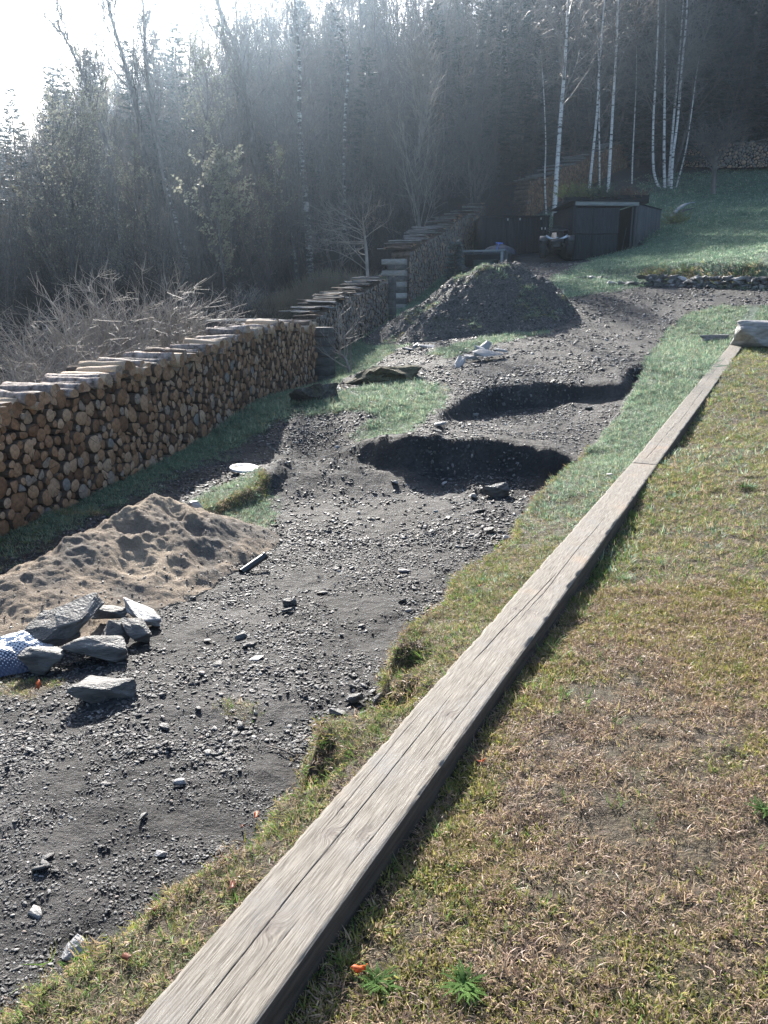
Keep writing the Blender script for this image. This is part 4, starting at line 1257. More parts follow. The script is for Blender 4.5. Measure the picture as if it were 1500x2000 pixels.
def tree_protos():
    out = {}
    def two(key, gen, tm, bm_, lm):
        TT, TB, LV = gen
        out.setdefault(key, []).append((mesh_of('trunk', TT, [tm]), mesh_of('crown', TB, [bm_, lm], LV)))
    for s in range(4): two('bare', gen_decid(100 + s, 13, n1=22, n2=6, n3=5, leaf=1, leafs=.045, upb=.13), M_TRUNK, M_TWIG, M_BUD)
    for s in range(3): two('stems', gen_decid(120 + s, 9, stems=5, n1=22, n2=5, n3=4, leaf=1, leafs=.05, upb=.18, spread=.5, base=.15), M_TRUNK, M_TWIG, M_BUD)
    for s in range(3): two('leafy', gen_decid(140 + s, 10, stems=3, n1=24, n2=5, n3=4, leaf=4, leafs=.075, upb=.14, spread=.6), M_TRUNK, M_TWIG, M_YOUNG)
    for s in range(3): two('spruce', gen_spruce(160 + s, 16), M_TRUNK, M_TWIG, M_NEEDLE)
    return out
TP = tree_protos()

def put_tree(kind, k, x, y, h, rz, label, cat, group, lean=0.0, name=None):
    z = gz1(x, y)
    base_h = {'bare': 13, 'stems': 9, 'leafy': 10, 'spruce': 16}[kind]
    tr, cr = TP[kind][k % len(TP[kind])]
    o = empty(name or {'bare': 'bare_tree', 'stems': 'bare_tree', 'leafy': 'budding_tree', 'spruce': 'spruce_tree'}[kind], (x, y, z - .1), rz, label, cat, group)
    s = h / base_h; o.scale = (s * rnd.uniform(.85, 1.1), s * rnd.uniform(.85, 1.1), s)
    o.rotation_euler = (lean * rnd.uniform(-1, 1), lean * rnd.uniform(-1, 1), rz)
    link('trunk', tr, o); link('crown', cr, o)
    return o

# line of the tree tops against the sky, (u, v) in the photograph
SKYL = ([-400, -100, 0, 60, 110, 150, 200, 300, 360, 420, 470, 600, 2000], [280, 250, 235, 235, 215, 120, 95, 70, 60, -10, -60, -120, -260])
def cap_height(x, y, h, extra=0, bare=True):
    z = gz1(x, y)
    u, v, t = project((x, y, z))
    vt = np.interp(u, *SKYL) + extra
    top = at(u, vt, t)
    h = min(h, max(3.0, top.z - z))
    if x < 14: h = min(h, max(3.2, 1.0 + math.tan(SUN_EL) * (y - (18.5 if bare else 21)) - z))      # lets the low sun reach the track
    return h

PLACED = []
def ok_place(x, y, dmin):
    for (a, b) in PLACED:
        if (a - x) ** 2 + (b - y) ** 2 < dmin * dmin: return False
    PLACED.append((x, y)); return True

DESCR = {'bare': ('slender bare grey tree in the haze of the wood', 'bare tree', 'bare trees of the wood behind the woodpiles'),
         'stems': ('bare many-stemmed tree at the edge of the wood', 'bare tree', 'bare many-stemmed trees along the edge of the wood'),
         'leafy': ('tree with small pale young leaves among the bare trees', 'tree', 'trees coming into leaf along the wood edge'),
         'spruce': ('dark spruce standing in the wood', 'spruce', 'dark spruces of the wood')}
tr_r = random.Random(77)
ntree = 0
# edge rows, nearest first
def field(n, xr, yr, kinds, hr, dmin, extra=(0, 60)):
    global ntree
    k = tries = 0
    while k < n and tries < n * 30:
        tries += 1
        x = tr_r.uniform(*xr); y = tr_r.uniform(*yr)
        if forest_mask(np.array([x]), np.array([y]))[0] < .6: continue
        u, v, t = project((x, y, gz1(x, y)))
        if u < -260 or u > 1760: continue
        if 975 < u < 1270 and y < 52: continue
        if not ok_place(x, y, dmin): continue
        kd = tr_r.choice(kinds)
        if kd != 'spruce' and u > 1330 and tr_r.random() < .7: kd = 'spruce'
        if kd == 'leafy' and u > 560: kd = 'bare'
        if kd == 'spruce' and u < 1150 and tr_r.random() < .75: kd = 'bare'
        h = cap_height(x, y, tr_r.uniform(*hr) * (1.25 if kd == 'spruce' else 1), tr_r.uniform(*extra), kd != 'spruce')
        where = ('far left behind the front woodpile' if u < 200 else 'on the left behind the pale shrubs' if u < 420 else 'behind the middle woodpile' if u < 700 else
                 'behind the far woodpile' if u < 950 else 'above the two sheds' if u < 1240 else 'beyond the clump of birches' if u < 1360 else 'above the top of the lawn')
        row = 'front row' if y < 42 else 'middle rows' if y < 56 else 'back rows'
        sz = 'short' if h < 7.5 else 'tall' if h > 12 else 'middling'
        nm = {'bare': 'slender bare tree', 'stems': 'bare many-stemmed tree', 'leafy': 'pale-leaved tree', 'spruce': 'dark spruce'}[kd]
        put_tree(kd, tr_r.randrange(9), x, y, h, tr_r.uniform(0, 6.28), '%s %s, %s of the wood %s' % (sz, nm, row, where), *DESCR[kd][1:], lean=.06)
        ntree += 1; k += 1
field(62, (-34, 36), (29, 44), ['stems', 'bare', 'leafy', 'stems'], (8, 13), 1.5)
field(75, (-44, 48), (42, 58), ['bare', 'bare', 'stems', 'spruce'], (11, 17), 1.7)
field(60, (-55, 60), (56, 76), ['bare', 'spruce', 'spruce'], (15, 20), 2.2)
print('trees', ntree, 'placed')
# the rest of the wood: one mass
FP = []
for kd in ('bare', 'stems', 'spruce'):
    for (tr, cr) in TP[kd][:3]:
        import bmesh
        bm = bmesh.new(); bm.from_mesh(tr); bm.from_mesh(cr)
        me = bpy.data.meshes.new('wood_tree'); bm.to_mesh(me); bm.free()
        for m in (M_TRUNK, M_TWIG): me.materials.append(m)
        lm = M_NEEDLE if kd == 'spruce' else M_BUD
        me.materials.append(lm)
        nf = len(tr.polygons); mi = np.zeros(len(me.polygons), np.int32); cm = np.empty(len(cr.polygons), np.int32); cr.polygons.foreach_get('material_index', cm)
        mi[nf:] = cm + 1; me.polygons.foreach_set('material_index', mi)
        FP.append(proto('wood_tree_%02d' % len(FP), me))
cf = protos_collection('wood_trees', FP)
rs = np.random.RandomState(5)
pos = []; rot = []; scl = []; idx = []
while len(pos) < 1300:
    y = rs.uniform(36, 135); x = rs.uniform(-.62, .62) * (y + 12)
    if forest_mask(np.array([x]), np.array([y]))[0] < .6: continue
    u, v, t = project((x, y, gz1(x, y)))
    pspr = .10 if u < 700 else (.22 if u < 1200 else .85)
    if 975 < u < 1270 and y < 52: continue
    k = 6 + rs.randint(3) if rs.rand() < pspr else rs.randint(6)
    bh = 16 if k >= 6 else (13 if k < 3 else 9)
    h = cap_height(x, y, rs.uniform(12, 21) if y > 48 else rs.uniform(5, 9), rs.uniform(0, 90), k < 6)
    if h <= 3.0: continue
    pos.append((x, y, gz1(x, y) - .2)); rot.append((0, 0, rs.uniform(0, 6.28))); s = h / bh; scl.append((s, s, s)); idx.append(k)
scatter('distant_wood', pos, rot, scl, idx, cf, 'hazy mass of bare trees and spruces on the hillside behind', 'wood')

# understorey brush at the foot of the wood
def gen_shrub(seed, H, stems, n2, n3, wander=.10, up=.03, twig=.0032, spread=.8):
    rr = random.Random(seed); TB = Tubes(); LV = []
    for s in range(stems):
        a = rr.uniform(0, 6.28); d = Vector((math.cos(a) * rr.uniform(.05, spread), math.sin(a) * rr.uniform(.05, spread), 1)).normalized()
        L = H * rr.uniform(.6, 1.05)
        P, R = grow(rr, Vector((rr.gauss(0, .18), rr.gauss(0, .18), -.1)), d, L, .0085 * H / 1.6 * rr.uniform(.6, 1.3), 6, wander * 1.2, up, .3)
        TB.add(P, R, 4)
        for k in range(n2):
            f = .15 + .83 * (k + rr.random()) / n2
            p, rad, ax = pick(P, R, min(f, .98))
            P1, R1 = grow(rr, p, side_dir(rr, ax, rr.uniform(.4, .9)), L * rr.uniform(.2, .45) * (1.2 - f), max(rad * .6, twig), 4, wander * 1.3, up, .45)
            TB.add(P1, R1, 3)
            for j in range(n3):
                p1, r1_, ax1 = pick(P1, R1, rr.uniform(.2, .95))
                P2, R2 = grow(rr, p1, side_dir(rr, ax1, rr.uniform(.4, 1.0)), L * rr.uniform(.06, .18), twig * .8, 3, .15, .02, .6)
                TB.add(P2, R2, 3)
    return TB
SH = [mesh_of('stems', gen_shrub(300 + k, 1.7, 44, 7, 5), [M_TWIGP]) for k in range(3)]
M_TWIGD = stdmat('shaded_brush_bark', (.018, .016, .015), (.05, .043, .038), 3, .8, 0, 20, rvar=.3)  # twig bark darkened, the shade of the wood is painted into it
SHD = [mesh_of('stems', gen_shrub(320 + k, 1.8, 26, 6, 3), [M_TWIGD]) for k in range(2)]
def shrub(u, t, h, k, label, group, pale=True, z=None, v=700):
    p = at(u, v, t); g = gz1(p.x, p.y)
    o = link('bare_shrub', (SH if pale else SHD)[k % (3 if pale else 2)]); o.location = (p.x, p.y, g - .05); s = h / 1.7
    o.scale = (s * 1.15, s * 1.15, s); o.rotation_euler = (0, 0, k * 1.9)
    tag(o, label, 'shrub', group)
SG = 'bare pale shrubs behind the front woodpile'
for k, (u, t, h, lb) in enumerate([(-60, 9.0, 1.8, 'bare pale shrub at the far left edge behind the woodpile'), (45, 9.6, 1.75, 'low pale shrub whose twigs hang over the left end of the woodpile'),
        (130, 10.6, 2.1, 'tall twiggy pale shrub leaning left behind the woodpile'), (200, 12.0, 2.3, 'bare pale shrub with long arching shoots, third from the left'),
        (265, 12.8, 2.5, 'tallest and densest pale shrub behind the middle of the woodpile'), (335, 13.6, 2.35, 'dense pale shrub just left of the wooden frame box'),
        (395, 14.4, 2.1, 'pale shrub with arching twigs beside the wooden frame box'), (-10, 11.5, 1.7, 'pale shrub in the second row at the far left'), (90, 13.2, 2.0, 'pale shrub in the second row behind the leaning one')]):
    shrub(u, t, h, k, lb, SG)
# bramble and low brush at the foot of the wood, one mass
bp = [proto('brush_%02d' % k, m) for k, m in enumerate(SHD + SH[:1])]
cb_ = protos_collection('brush', bp)
pos = []; rot = []; scl = []; idx = []
while len(pos) < 700:
    y = rs.uniform(17, 50); x = rs.uniform(-.6, .55) * (y + 6)
    q = forest_mask(np.array([x]), np.array([y]))[0]
    pile = x < -3.6 + (y - 14) * .22 and y < 36
    if not (q > .5 or (pile and y > 21)): continue
    z = gz1(x, y); u, v, t = project((x, y, z))
    if (975 < u < 1290 and y < 52) or (505 < u < 770 and y < 36): continue
    s = rs.uniform(.5, 1.3) * (1.0 if y < 30 else 1.5)
    pos.append((x, y, z)); rot.append((0, 0, rs.uniform(0, 6.28))); scl.append((s * 1.2, s * 1.2, s * .9)); idx.append(2 if (pile and rs.rand() < .03) else rs.randint(2))
scatter('undergrowth', pos, rot, scl, idx, cb_, 'tangle of dark bare brush at the foot of the wood', 'undergrowth')

# tan reed-like hedge behind the middle pile
M_TAN = leafmat('dry_tan_stems', (.24, .20, .14), (.40, .34, .24), .4)
def gen_reeds(seed, n, H, w, d):
    rr = random.Random(seed); TB = Tubes()
    for k in range(n):
        x, y = rr.uniform(-w / 2, w / 2), rr.uniform(-d / 2, d / 2)
        hh = H * rr.uniform(.5, 1.0) * (1 - .35 * abs(x / w * 2) ** 3)
        P, R = grow(rr, Vector((x, y, -.1)), Vector((rr.gauss(0, .22), rr.gauss(0, .22), 1)).normalized(), hh, .0065, 4, .07, 0, .5)
        TB.add(P, R, 3)
        p, r_, ax = pick(P, R, rr.uniform(.4, .8))
        P1, R1 = grow(rr, p, side_dir(rr, ax, .5), hh * .4, .005, 3, .07, 0, .5); TB.add(P1, R1, 3)
    return TB
for k, (u, t, w, h, n, lb) in enumerate([(575, 22.5, 2.2, 1.15, 1300, 'left part of the tan dry hedge behind the middle woodpile'), (665, 25.5, 2.8, 1.35, 1700, 'right part of the tan dry hedge behind the middle woodpile')]):
    p = at(u, 610, 24.5 if k == 0 else 27.5); o = link('dry_hedge', mesh_of('dry_hedge', gen_reeds(400 + k, n, h * 1.35, w * 1.3, 1.4), [M_TAN])); o.location = (p.x, p.y, gz1(p.x, p.y)); o.rotation_euler = (0, 0, -.15 + .9)
    tag(o, lb, 'hedge', 'tan dry hedge')

# ------------------------------------------------------------------ birches and the trees that stand out
def path_tree(pts, r0, label, cat, group=None, mat=None, crown=1, seed=0, name='birch_tree', twigm=None, droop=.0, base_hit=True, t=None, leaf=0, leafs=.05, f0=.35, L0=2.2, n1=22, n2=5, n3=4, twig=.009, updir=.08, ang=(.4, .9), lm=None, rend=.25):
    """trunk through photographed points, which fixes its lean and bends; crown grown from it"""
    (u0, v0) = pts[0]
    b = hit(u0, v0) if t is None else at(u0, v0, t)
    t0 = project(b)[2]; g = gz1(b.x, b.y)
    rr = random.Random(seed)
    P = [Vector((b.x, b.y, g - .3))]
    for i, (u, v) in enumerate(pts[1:]):
        P.append(at(u, v, t0 + rr.uniform(-.25, .25) * (i + 1) ** .5))
    # refine
    Q = []
    for i in range(len(P) - 1):
        p0 = P[max(i - 1, 0)]; p1 = P[i]; p2 = P[i + 1]; p3 = P[min(i + 2, len(P) - 1)]
        for k in range(4):
            f = k / 4
            Q.append(.5 * ((2 * p1) + (p2 - p0) * f + (2 * p0 - 5 * p1 + 4 * p2 - p3) * f * f + (3 * p1 - p0 - 3 * p2 + p3) * f ** 3))
    Q.append(P[-1])
    R = [r0 * (1 - (1 - rend) * i / (len(Q) - 1)) * (1.25 if i == 0 else 1) for i in range(len(Q))]
    org = Vector((b.x, b.y, g)); Q = [q - org for q in Q]
    root = empty(name, org, 0, label, cat, group)
    T = Tubes(); T.add(Q, R, 8)
    link('trunk', mesh_of('trunk', T, [mat or M_BIRCH]), root).data.polygons.foreach_set('use_smooth', np.ones(len(Q) * 8 - 8, bool))
    H = Q[-1].z; TB = Tubes(); LV = []
    for k in range(n1):
        f = f0 + (1 - f0) * (k + rr.random()) / n1; f = min(f, .99)
        p, rad, ax = pick(Q, R, f)
        L1 = L0 * rr.uniform(.6, 1.3) * (1.25 - f * .6)
        P1, R1 = grow(rr, p, side_dir(rr, ax, rr.uniform(*ang)), L1, rad * .42, 6, .09, updir, .25); TB.add(P1, R1, 4)
        for j in range(n2):
            p1, rad1, ax1 = pick(P1, R1, min(.98, .2 + .8 * (j + rr.random()) / n2))
            P2, R2 = grow(rr, p1, side_dir(rr, ax1, rr.uniform(.3, .9)), L1 * rr.uniform(.3, .6), max(rad1 * .5, twig), 5, .10, updir - droop, .4); TB.add(P2, R2, 3)
            for i in range(n3):
                p2, rad2, ax2 = pick(P2, R2, rr.uniform(.15, .98))
                P3, R3 = grow(rr, p2, side_dir(rr, ax2, rr.uniform(.3, .8)), L1 * rr.uniform(.15, .35), twig * .85, 4, .08, -droop * 1.6, .5); TB.add(P3, R3, 3)
                for q in range(leaf): leafq(rr, pick(P3, R3, rr.random() * .99)[0], leafs * rr.uniform(.6, 1.3), LV)
    link('crown', mesh_of('crown', TB, [twigm or M_TWIG, lm or M_BUD], LV), root)
    return root
M_BTWIG = stdmat('fine_birch_twig', (.10, .085, .07), (.20, .175, .15), 3, .6, 0, 20, spec=.5, rvar=.2)
BG = 'white-barked birches around the sheds'
BIR = [([(1082, 425), (1088, 330), (1095, 230), (1103, 130), (1108, 40), (1113, -60), (1118, -170)], .13, 39, 'thick white birch rising behind the gap between the two sheds', dict(L0=2.6)),
    ([(1068, 425), (1064, 350), (1066, 280), (1062, 180), (1058, 120)], .05, 39.5, 'thin dark-stemmed birch just left of the thick birch by the sheds', dict(n1=14, L0=1.2, f0=.7)),
    ([(1150, 372), (1158, 300), (1166, 220), (1170, 140), (1176, 60), (1184, -40), (1190, -130)], .085, 43, 'slim birch with a bent stem left of the pair over the planters', {}),
    ([(1172, 372), (1171, 300), (1170, 240), (1171, 170), (1168, 100), (1165, 20)], .055, 43.5, 'thin birch stem close behind the slim bent birch', dict(n1=14)),
    ([(1188, 370), (1192, 300), (1197, 210), (1203, 110), (1207, 20), (1210, -60), (1212, -170)], .10, 43, 'straight white birch above the middle of the planters', {}),
    ([(1234, 368), (1236, 300), (1240, 220), (1243, 150), (1243, 90)], .05, 45, 'thin dark birch stem right of the planters', dict(n1=14, f0=.6)),
    ([(1293, 370), (1277, 335), (1276, 240), (1281, 150), (1285, 60), (1287, -40), (1290, -150)], .085, 44, 'birch bending out at its foot, leftmost stem of the right clump', {}),
    ([(1299, 372), (1297, 300), (1298, 200), (1299, 100), (1300, 0), (1300, -150)], .095, 44, 'straightest white birch, second stem of the right clump', {}),
    ([(1305, 374), (1308, 330), (1316, 230), (1325, 130), (1332, 40), (1338, -60), (1342, -160)], .085, 44.3, 'birch leaning slightly right, third stem of the right clump', {}),
    ([(1311, 374), (1314, 310), (1324, 230), (1332, 130), (1341, 30), (1344, -60), (1346, -150)], .09, 43.7, 'birch running close beside the third stem of the right clump, with a forked limb', dict(L0=3.0)),
    ([(1318, 372), (1338, 300), (1350, 225), (1358, 160), (1366, 110)], .05, 44, 'thin curving birch stem leaning right out of the right clump', dict(n1=14, f0=.6, L0=1.4))]
for k, (pts, r, t, lb, kw) in enumerate(BIR):
    kw = dict(kw); kw.setdefault('twig', .012); kw.setdefault('n2', 7); kw.setdefault('n1', 30)
    path_tree(pts, r, lb, 'birch', BG, seed=500 + k, t=t, droop=.14, twigm=M_BTWIG, **kw)
LBG = 'birches and tall bare trees at the edge of the wood'
path_tree([(607, 500), (600, 430), (592, 340), (585, 240), (585, 130), (578, 40), (575, -60)], .16, 'tall birch with a patchy white stem in the haze, left of the far woodpile', 'birch', LBG, mat=M_BIRCHD, seed=520, t=34, droop=.12, L0=2.8, n1=26)
path_tree([(585, 530), (568, 460), (550, 380), (540, 320)], .10, 'leaning pale birch stem just left of the tall patchy birch', 'birch', LBG, mat=M_BIRCHD, seed=521, t=33.5, n1=8, f0=.6, L0=1.2)
path_tree([(378, 560), (362, 500), (346, 440), (330, 380), (320, 330)], .12, 'leaning pale birch stem low in the dark wood on the left', 'birch', LBG, mat=M_BIRCHD, seed=522, t=33, n1=8, f0=.6, L0=1.2)
path_tree([(676, 480), (672, 380), (674, 230), (680, 130), (662, 60), (640, -20), (620, -120)], .10, 'birch with a forked white stem in the upper haze', 'birch', LBG, mat=M_BIRCHD, seed=523, t=38, droop=.1)
BT = M_TRUNK
path_tree([(330, 580), (300, 400), (275, 250), (245, 130), (222, 50), (205, -20), (190, -90)], .14, 'tall bare tree leaning left whose top stands against the bright sky', 'bare tree', LBG, mat=BT, name='bare_tree', seed=530, twig=.015, n2=7, t=33, n1=24, L0=2.6, updir=.16, leaf=1, ang=(.3, .7))
path_tree([(255, 590), (215, 320), (180, 200), (150, 120), (112, 48)], .11, 'bare tree leaning far left with its tip alone against the sky', 'bare tree', LBG, mat=BT, name='bare_tree', seed=531, twig=.015, n2=7, t=32, n1=22, L0=1.7, updir=.12, leaf=1, f0=.45, ang=(.3, .7))
path_tree([(360, 590), (330, 400), (300, 240), (285, 120), (280, 20), (270, -90)], .13, 'tall bare tree with many upright shoots right of the left-leaning one', 'bare tree', LBG, mat=BT, name='bare_tree', seed=532, twig=.015, n2=7, t=34, n1=26, L0=2.2, updir=.18, leaf=1, ang=(.3, .6))
path_tree([(520, 540), (500, 380), (485, 200), (462, 100), (430, 20), (410, -60)], .15, 'tall bare tree with drooping fine twigs beside the bright gap of sky', 'bare tree', LBG, mat=BT, name='bare_tree', seed=533, twig=.015, n2=7, t=35, n1=26, L0=2.8, droop=.08, leaf=1)
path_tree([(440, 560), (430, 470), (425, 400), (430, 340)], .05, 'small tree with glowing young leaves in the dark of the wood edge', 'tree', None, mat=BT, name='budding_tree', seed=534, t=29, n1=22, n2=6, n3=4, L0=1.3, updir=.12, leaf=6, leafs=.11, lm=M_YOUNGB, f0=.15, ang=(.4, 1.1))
path_tree([(390, 560), (385, 400), (400, 280), (405, 190), (400, 130)], .10, 'tall tree dotted with young leaves in the middle of the left wood', 'tree', None, mat=BT, name='budding_tree', seed=535, t=33, n1=26, L0=2.2, updir=.12, leaf=4, leafs=.09, lm=M_YOUNG)
path_tree([(150, 620), (140, 450), (150, 330), (160, 250)], .10, 'broad tree with a veil of tiny young leaves on the left', 'tree', None, mat=BT, name='budding_tree', seed=536, t=30, n1=30, L0=2.6, updir=.12, leaf=4, leafs=.08, lm=M_YOUNG, f0=.2)
path_tree([(822, 430), (815, 330), (822, 240), (818, 180)], .07, 'pale upright many-branched tree with buds, above the far woodpile', 'tree', None, mat=M_TRUNK, name='budding_tree', seed=537, t=34, n1=34, n2=6, n3=4, L0=2.6, updir=.30, leaf=2, leafs=.06, lm=M_BUD, f0=.08, ang=(.25, .6), twigm=M_TWIGP)
# small trees on their own
path_tree([(722, 548), (716, 500), (712, 460), (708, 425)], .07, 'small spreading bare tree with pale arching branches left of the far woodpile', 'bare tree', None, mat=M_TWIGP, name='bare_tree', seed=540, t=26.5, n1=22, n2=5, n3=4, L0=1.7, updir=-.02, f0=.05, ang=(.7, 1.25), twigm=M_TWIGP, twig=.0055)
path_tree([(690, 722), (676, 704), (664, 690), (668, 665), (690, 640)], .035, 'small crooked bare tree with curling twigs in front of the middle woodpile', 'bare tree', None, mat=M_TWIGP, name='bare_tree', seed=541, t=16.4, n1=14, n2=4, n3=2, L0=.85, updir=.10, f0=.1, ang=(.6, 1.2), twigm=M_TWIGP, twig=.004, rend=.4)
path_tree([(1393, 380), (1396, 340), (1398, 310), (1400, 280)], .15, 'small round-crowned bare tree alone on the lawn in front of the far woodpile', 'bare tree', None, mat=M_TRUNK, name='bare_tree', seed=542, n1=30, n2=6, n3=5, L0=1.9, updir=.10, f0=.35, ang=(.5, 1.1), leaf=1, leafs=.05, twig=.008)
# two spruce tips against the sky
for (u, t, vt, lb) in ((60, 46, 178, 'spruce whose pointed tip stands against the sky at the far left'), (135, 44, 150, 'spruce with a pointed tip left of the leaning bare tree'), (362, 48, 62, 'spruce with a pointed tip against the bright sky in the middle of the left wood')):
    p = at(u, 560, t); g = gz1(p.x, p.y); top = at(u, vt, t)
    put_tree('spruce', int(u), p.x, p.y, top.z - g, 1.0, lb, 'spruce', None)

# ------------------------------------------------------------------ sheds
M_BLACK = stdmat('black_stained_boards', (.006, .007, .009), (.017, .018, .022), 4, .75, .4, 40, stretch=(6, 6, .5), rvar=.3, spec=.15)
M_SLATEB = stdmat('dark_blue_grey_boards', (.013, .017, .022), (.032, .039, .048), 4, .7, .4, 40, stretch=(6, 6, .5), rvar=.25, spec=.2)
M_GREYB = stdmat('grey_weathered_planks', (.035, .040, .045), (.085, .093, .098), 4, .8, .5, 40, stretch=(6, 6, .5), rvar=.25)
M_FASC = stdmat('pale_grey_board', (.16, .18, .19), (.30, .32, .33), 5, .7, .4, 40, stretch=(.5, 6, 6))
M_BLACKI = stdmat('dark_interior', (.006, .006, .007), (.012, .012, .013), 5, .9)
M_STEEL = stdmat('bare_steel', (.35, .36, .38), (.6, .6, .62), 10, .35, .1, 30, metal=.8)
M_WHITEP = stdmat('white_paint', (.62, .62, .60), (.78, .78, .76), 6, .5, .1, 30)

def frame_at(p, x_dir):
    x = Vector((x_dir[0], x_dir[1], 0)).normalized(); y = Vector((-x.y, x.x, 0))
    M = Matrix(((x.x, y.x, 0, p.x), (x.y, y.y, 0, p.y), (0, 0, 1, p.z), (0, 0, 0, 1)))
    return M

# right shed, cut into the lawn bank
S0 = at(1118, 508, 31.0); S0.z = 3.42
S1 = at(1240, 480, 31.0)
shed = empty('shed', S0, math.atan2(S1.y - S0.y, S1.x - S0.x), 'dark shed cut into the lawn bank with its sliding board door half open', 'shed')
W = 2.5; HT = 2.08; D = 3.2
for k in range(14):      # door boards with cover battens
    x = .06 + 1.72 * k / 14
    MB().box((x + .06, -.05, HT * .47), (.117, .025, HT * .93), bev=.004).build('door_board', M_SLATEB, shed)
    if k % 2 == 0: MB().box((x, -.075, HT * .47), (.045, .028, HT * .93), bev=.006).build('batten', M_SLATEB, shed)
MB().box((.90, -.085, HT * .47), (1.80, .012, .05)).build('door_rail', M_BLACK, shed)
MB().box((.02, .05, HT / 2), (.10, .12, HT), bev=.005).build('door_post', M_SLATEB, shed)
MB().box((W - .04, .02, HT / 2), (.09, .14, HT), bev=.005).build('door_post', M_GREYB, shed)
MB().box((W - .16, .04, HT / 2), (.05, .06, HT), bev=.005).build('door_post', M_GREYB, shed)
MB().box((W / 2, -.06, HT + .03), (W + .06, .08, .15), bev=.006).build('fascia', M_FASC, shed)
MB().box((W / 2 - .02, D / 2, HT + .13), (W + .3, D + .3, .05), bev=.006).build('roof', M_BLACK, shed)
MB().box((W / 2, D - .05, HT / 2), (W, .06, HT)).build('back_wall', M_BLACKI, shed)
MB().box((W - .02, D / 2 + .12, HT / 2), (.04, D - .2, HT)).build('side_wall', M_BLACKI, shed)
MB().box((.0, D / 2 + .08, HT / 2), (.05, D - .2, HT)).build('side_wall', M_BLACK, shed)
MB().box((W / 2, D / 2, -.02), (W, D, .04)).build('floor', M_BLACKI, shed)
# grey wing wall of upright planks stepping back into the bank
wa = Vector((W + .02, .0, 0)); wb = Vector((W + 1.75, 1.9, 0)); NWP = 18
for k in range(NWP):
    f = (k + .5) / NWP; c = wa.lerp(wb, f); l = (wb - wa).length / NWP
    ang = math.atan2(wb.y - wa.y, wb.x - wa.x)
    MB().box((c.x, c.y, 1.04 - .0 * f), (l - .008, .03, 2.12), Matrix.Rotation(ang, 3, 'Z'), bev=.004).build('wall_plank', M_GREYB, shed)
ang = math.atan2(wb.y - wa.y, wb.x - wa.x); c = (wa + wb) / 2
MB().box((c.x, c.y, 2.13), ((wb - wa).length, .07, .04), Matrix.Rotation(ang, 3, 'Z'), bev=.005).build('wall_cap', M_BLACK, shed)
mb = MB(); mb.tube([(W - .45, .25, .02), (W - .25, .35, 1.25)], .014, 8); mb.build('handle', M_GREYB)
o = bpy.data.objects['handle']; o.name = 'spade'; o.matrix_world = shed.matrix_basis.copy()
o.location = shed.location; o.rotation_euler = shed.rotation_euler
MB().box((W - .46, .24, .0), (.16, .012, .22), Matrix.Rotation(.25, 3, 'X'), bev=.004).build('spade_blade', M_STEEL, o)
tag(o, 'spade with a pale handle leaning inside the open shed doorway', 'spade')
SHM = Matrix.Translation(S0) @ Matrix.Rotation(shed.rotation_euler.z, 4, 'Z')

# planters on the roof, with plants
def plant_clump(seed, n, w, d, h, mat_, lf=.05, conif=False):
    rr = random.Random(seed); TB = Tubes(); LV = []
    for k in range(n):
        x, y = rr.uniform(-w / 2, w / 2), rr.uniform(-d / 2, d / 2)
        dd = Vector((rr.gauss(0, .5), rr.gauss(0, .5), rr.uniform(.1, 1))).normalized()
        P, R = grow(rr, Vector((x, y, 0)), dd, h * rr.uniform(.5, 1.1), .008, 5, .15, 0, .4); TB.add(P, R, 3)
        for q in range(26):
            c, _, ax = pick(P, R, rr.uniform(.15, .99))
            if conif:
                t_ = c + side_dir(rr, ax, .9) * lf * 2; LV.append([tuple(c), tuple(c.lerp(t_, .5) + Vector((0, 0, .012))), tuple(t_), tuple(c.lerp(t_, .5) - Vector((0, 0, .012)))])
            else: leafq(rr, c, lf * rr.uniform(.6, 1.2), LV)
    return mesh_of('foliage', TB, [M_TWIG, mat_], LV)
M_JUN = leafmat('juniper_green', (.10, .13, .04), (.24, .27, .10), .4)
M_CONI = leafmat('dark_conifer_green', (.025, .055, .035), (.06, .10, .06), .25)
M_RED = leafmat('reddish_dry_heather', (.10, .065, .045), (.20, .14, .10), .3)
PL = [(.35, 1.1, .45, .55, 1.1, .22, 'planter on the shed roof with yellow-green juniper trailing over its left side', M_JUN, 110, .75, True),
      (1.35, .85, .5, .55, 1.1, .22, 'middle planter on the shed roof with a dense dark conifer', M_CONI, 120, .70, True),
      (2.35, 1.30, .5, .5, .9, .30, 'right planter on the shed roof with reddish dry plants', M_RED, 70, .40, False)]
for k, (x, w_, y, d_, yy, hh, lb, pm, n, ph, cf_) in enumerate(PL):
    p = SHM @ Vector((x + .2 * (k == 2), yy, HT + .155))
    r_ = empty('planter', p, shed.rotation_euler.z, lb, 'planter', 'dark planters on the shed roof')
    for s_ in (-1, 1):
        for j in range(2):
            MB().box((0, s_ * d_ / 2, hh * (.25 + .5 * j)), (w_, .025, hh / 2 - .006), bev=.003).build('board', M_BLACK, r_)
            MB().box((s_ * (w_ / 2 - .012), 0, hh * (.25 + .5 * j)), (.024, d_ - .03, hh / 2 - .006), bev=.003).build('board', M_BLACK, r_)
    MB().box((0, 0, hh * .42), (w_ - .06, d_ - .04, hh * .8)).build('soil', M_EARTH, r_)
    o = link('foliage', plant_clump(600 + k, n, w_ * 1.05, d_, ph, pm, .05, cf_), r_, (0, 0, hh * .8))
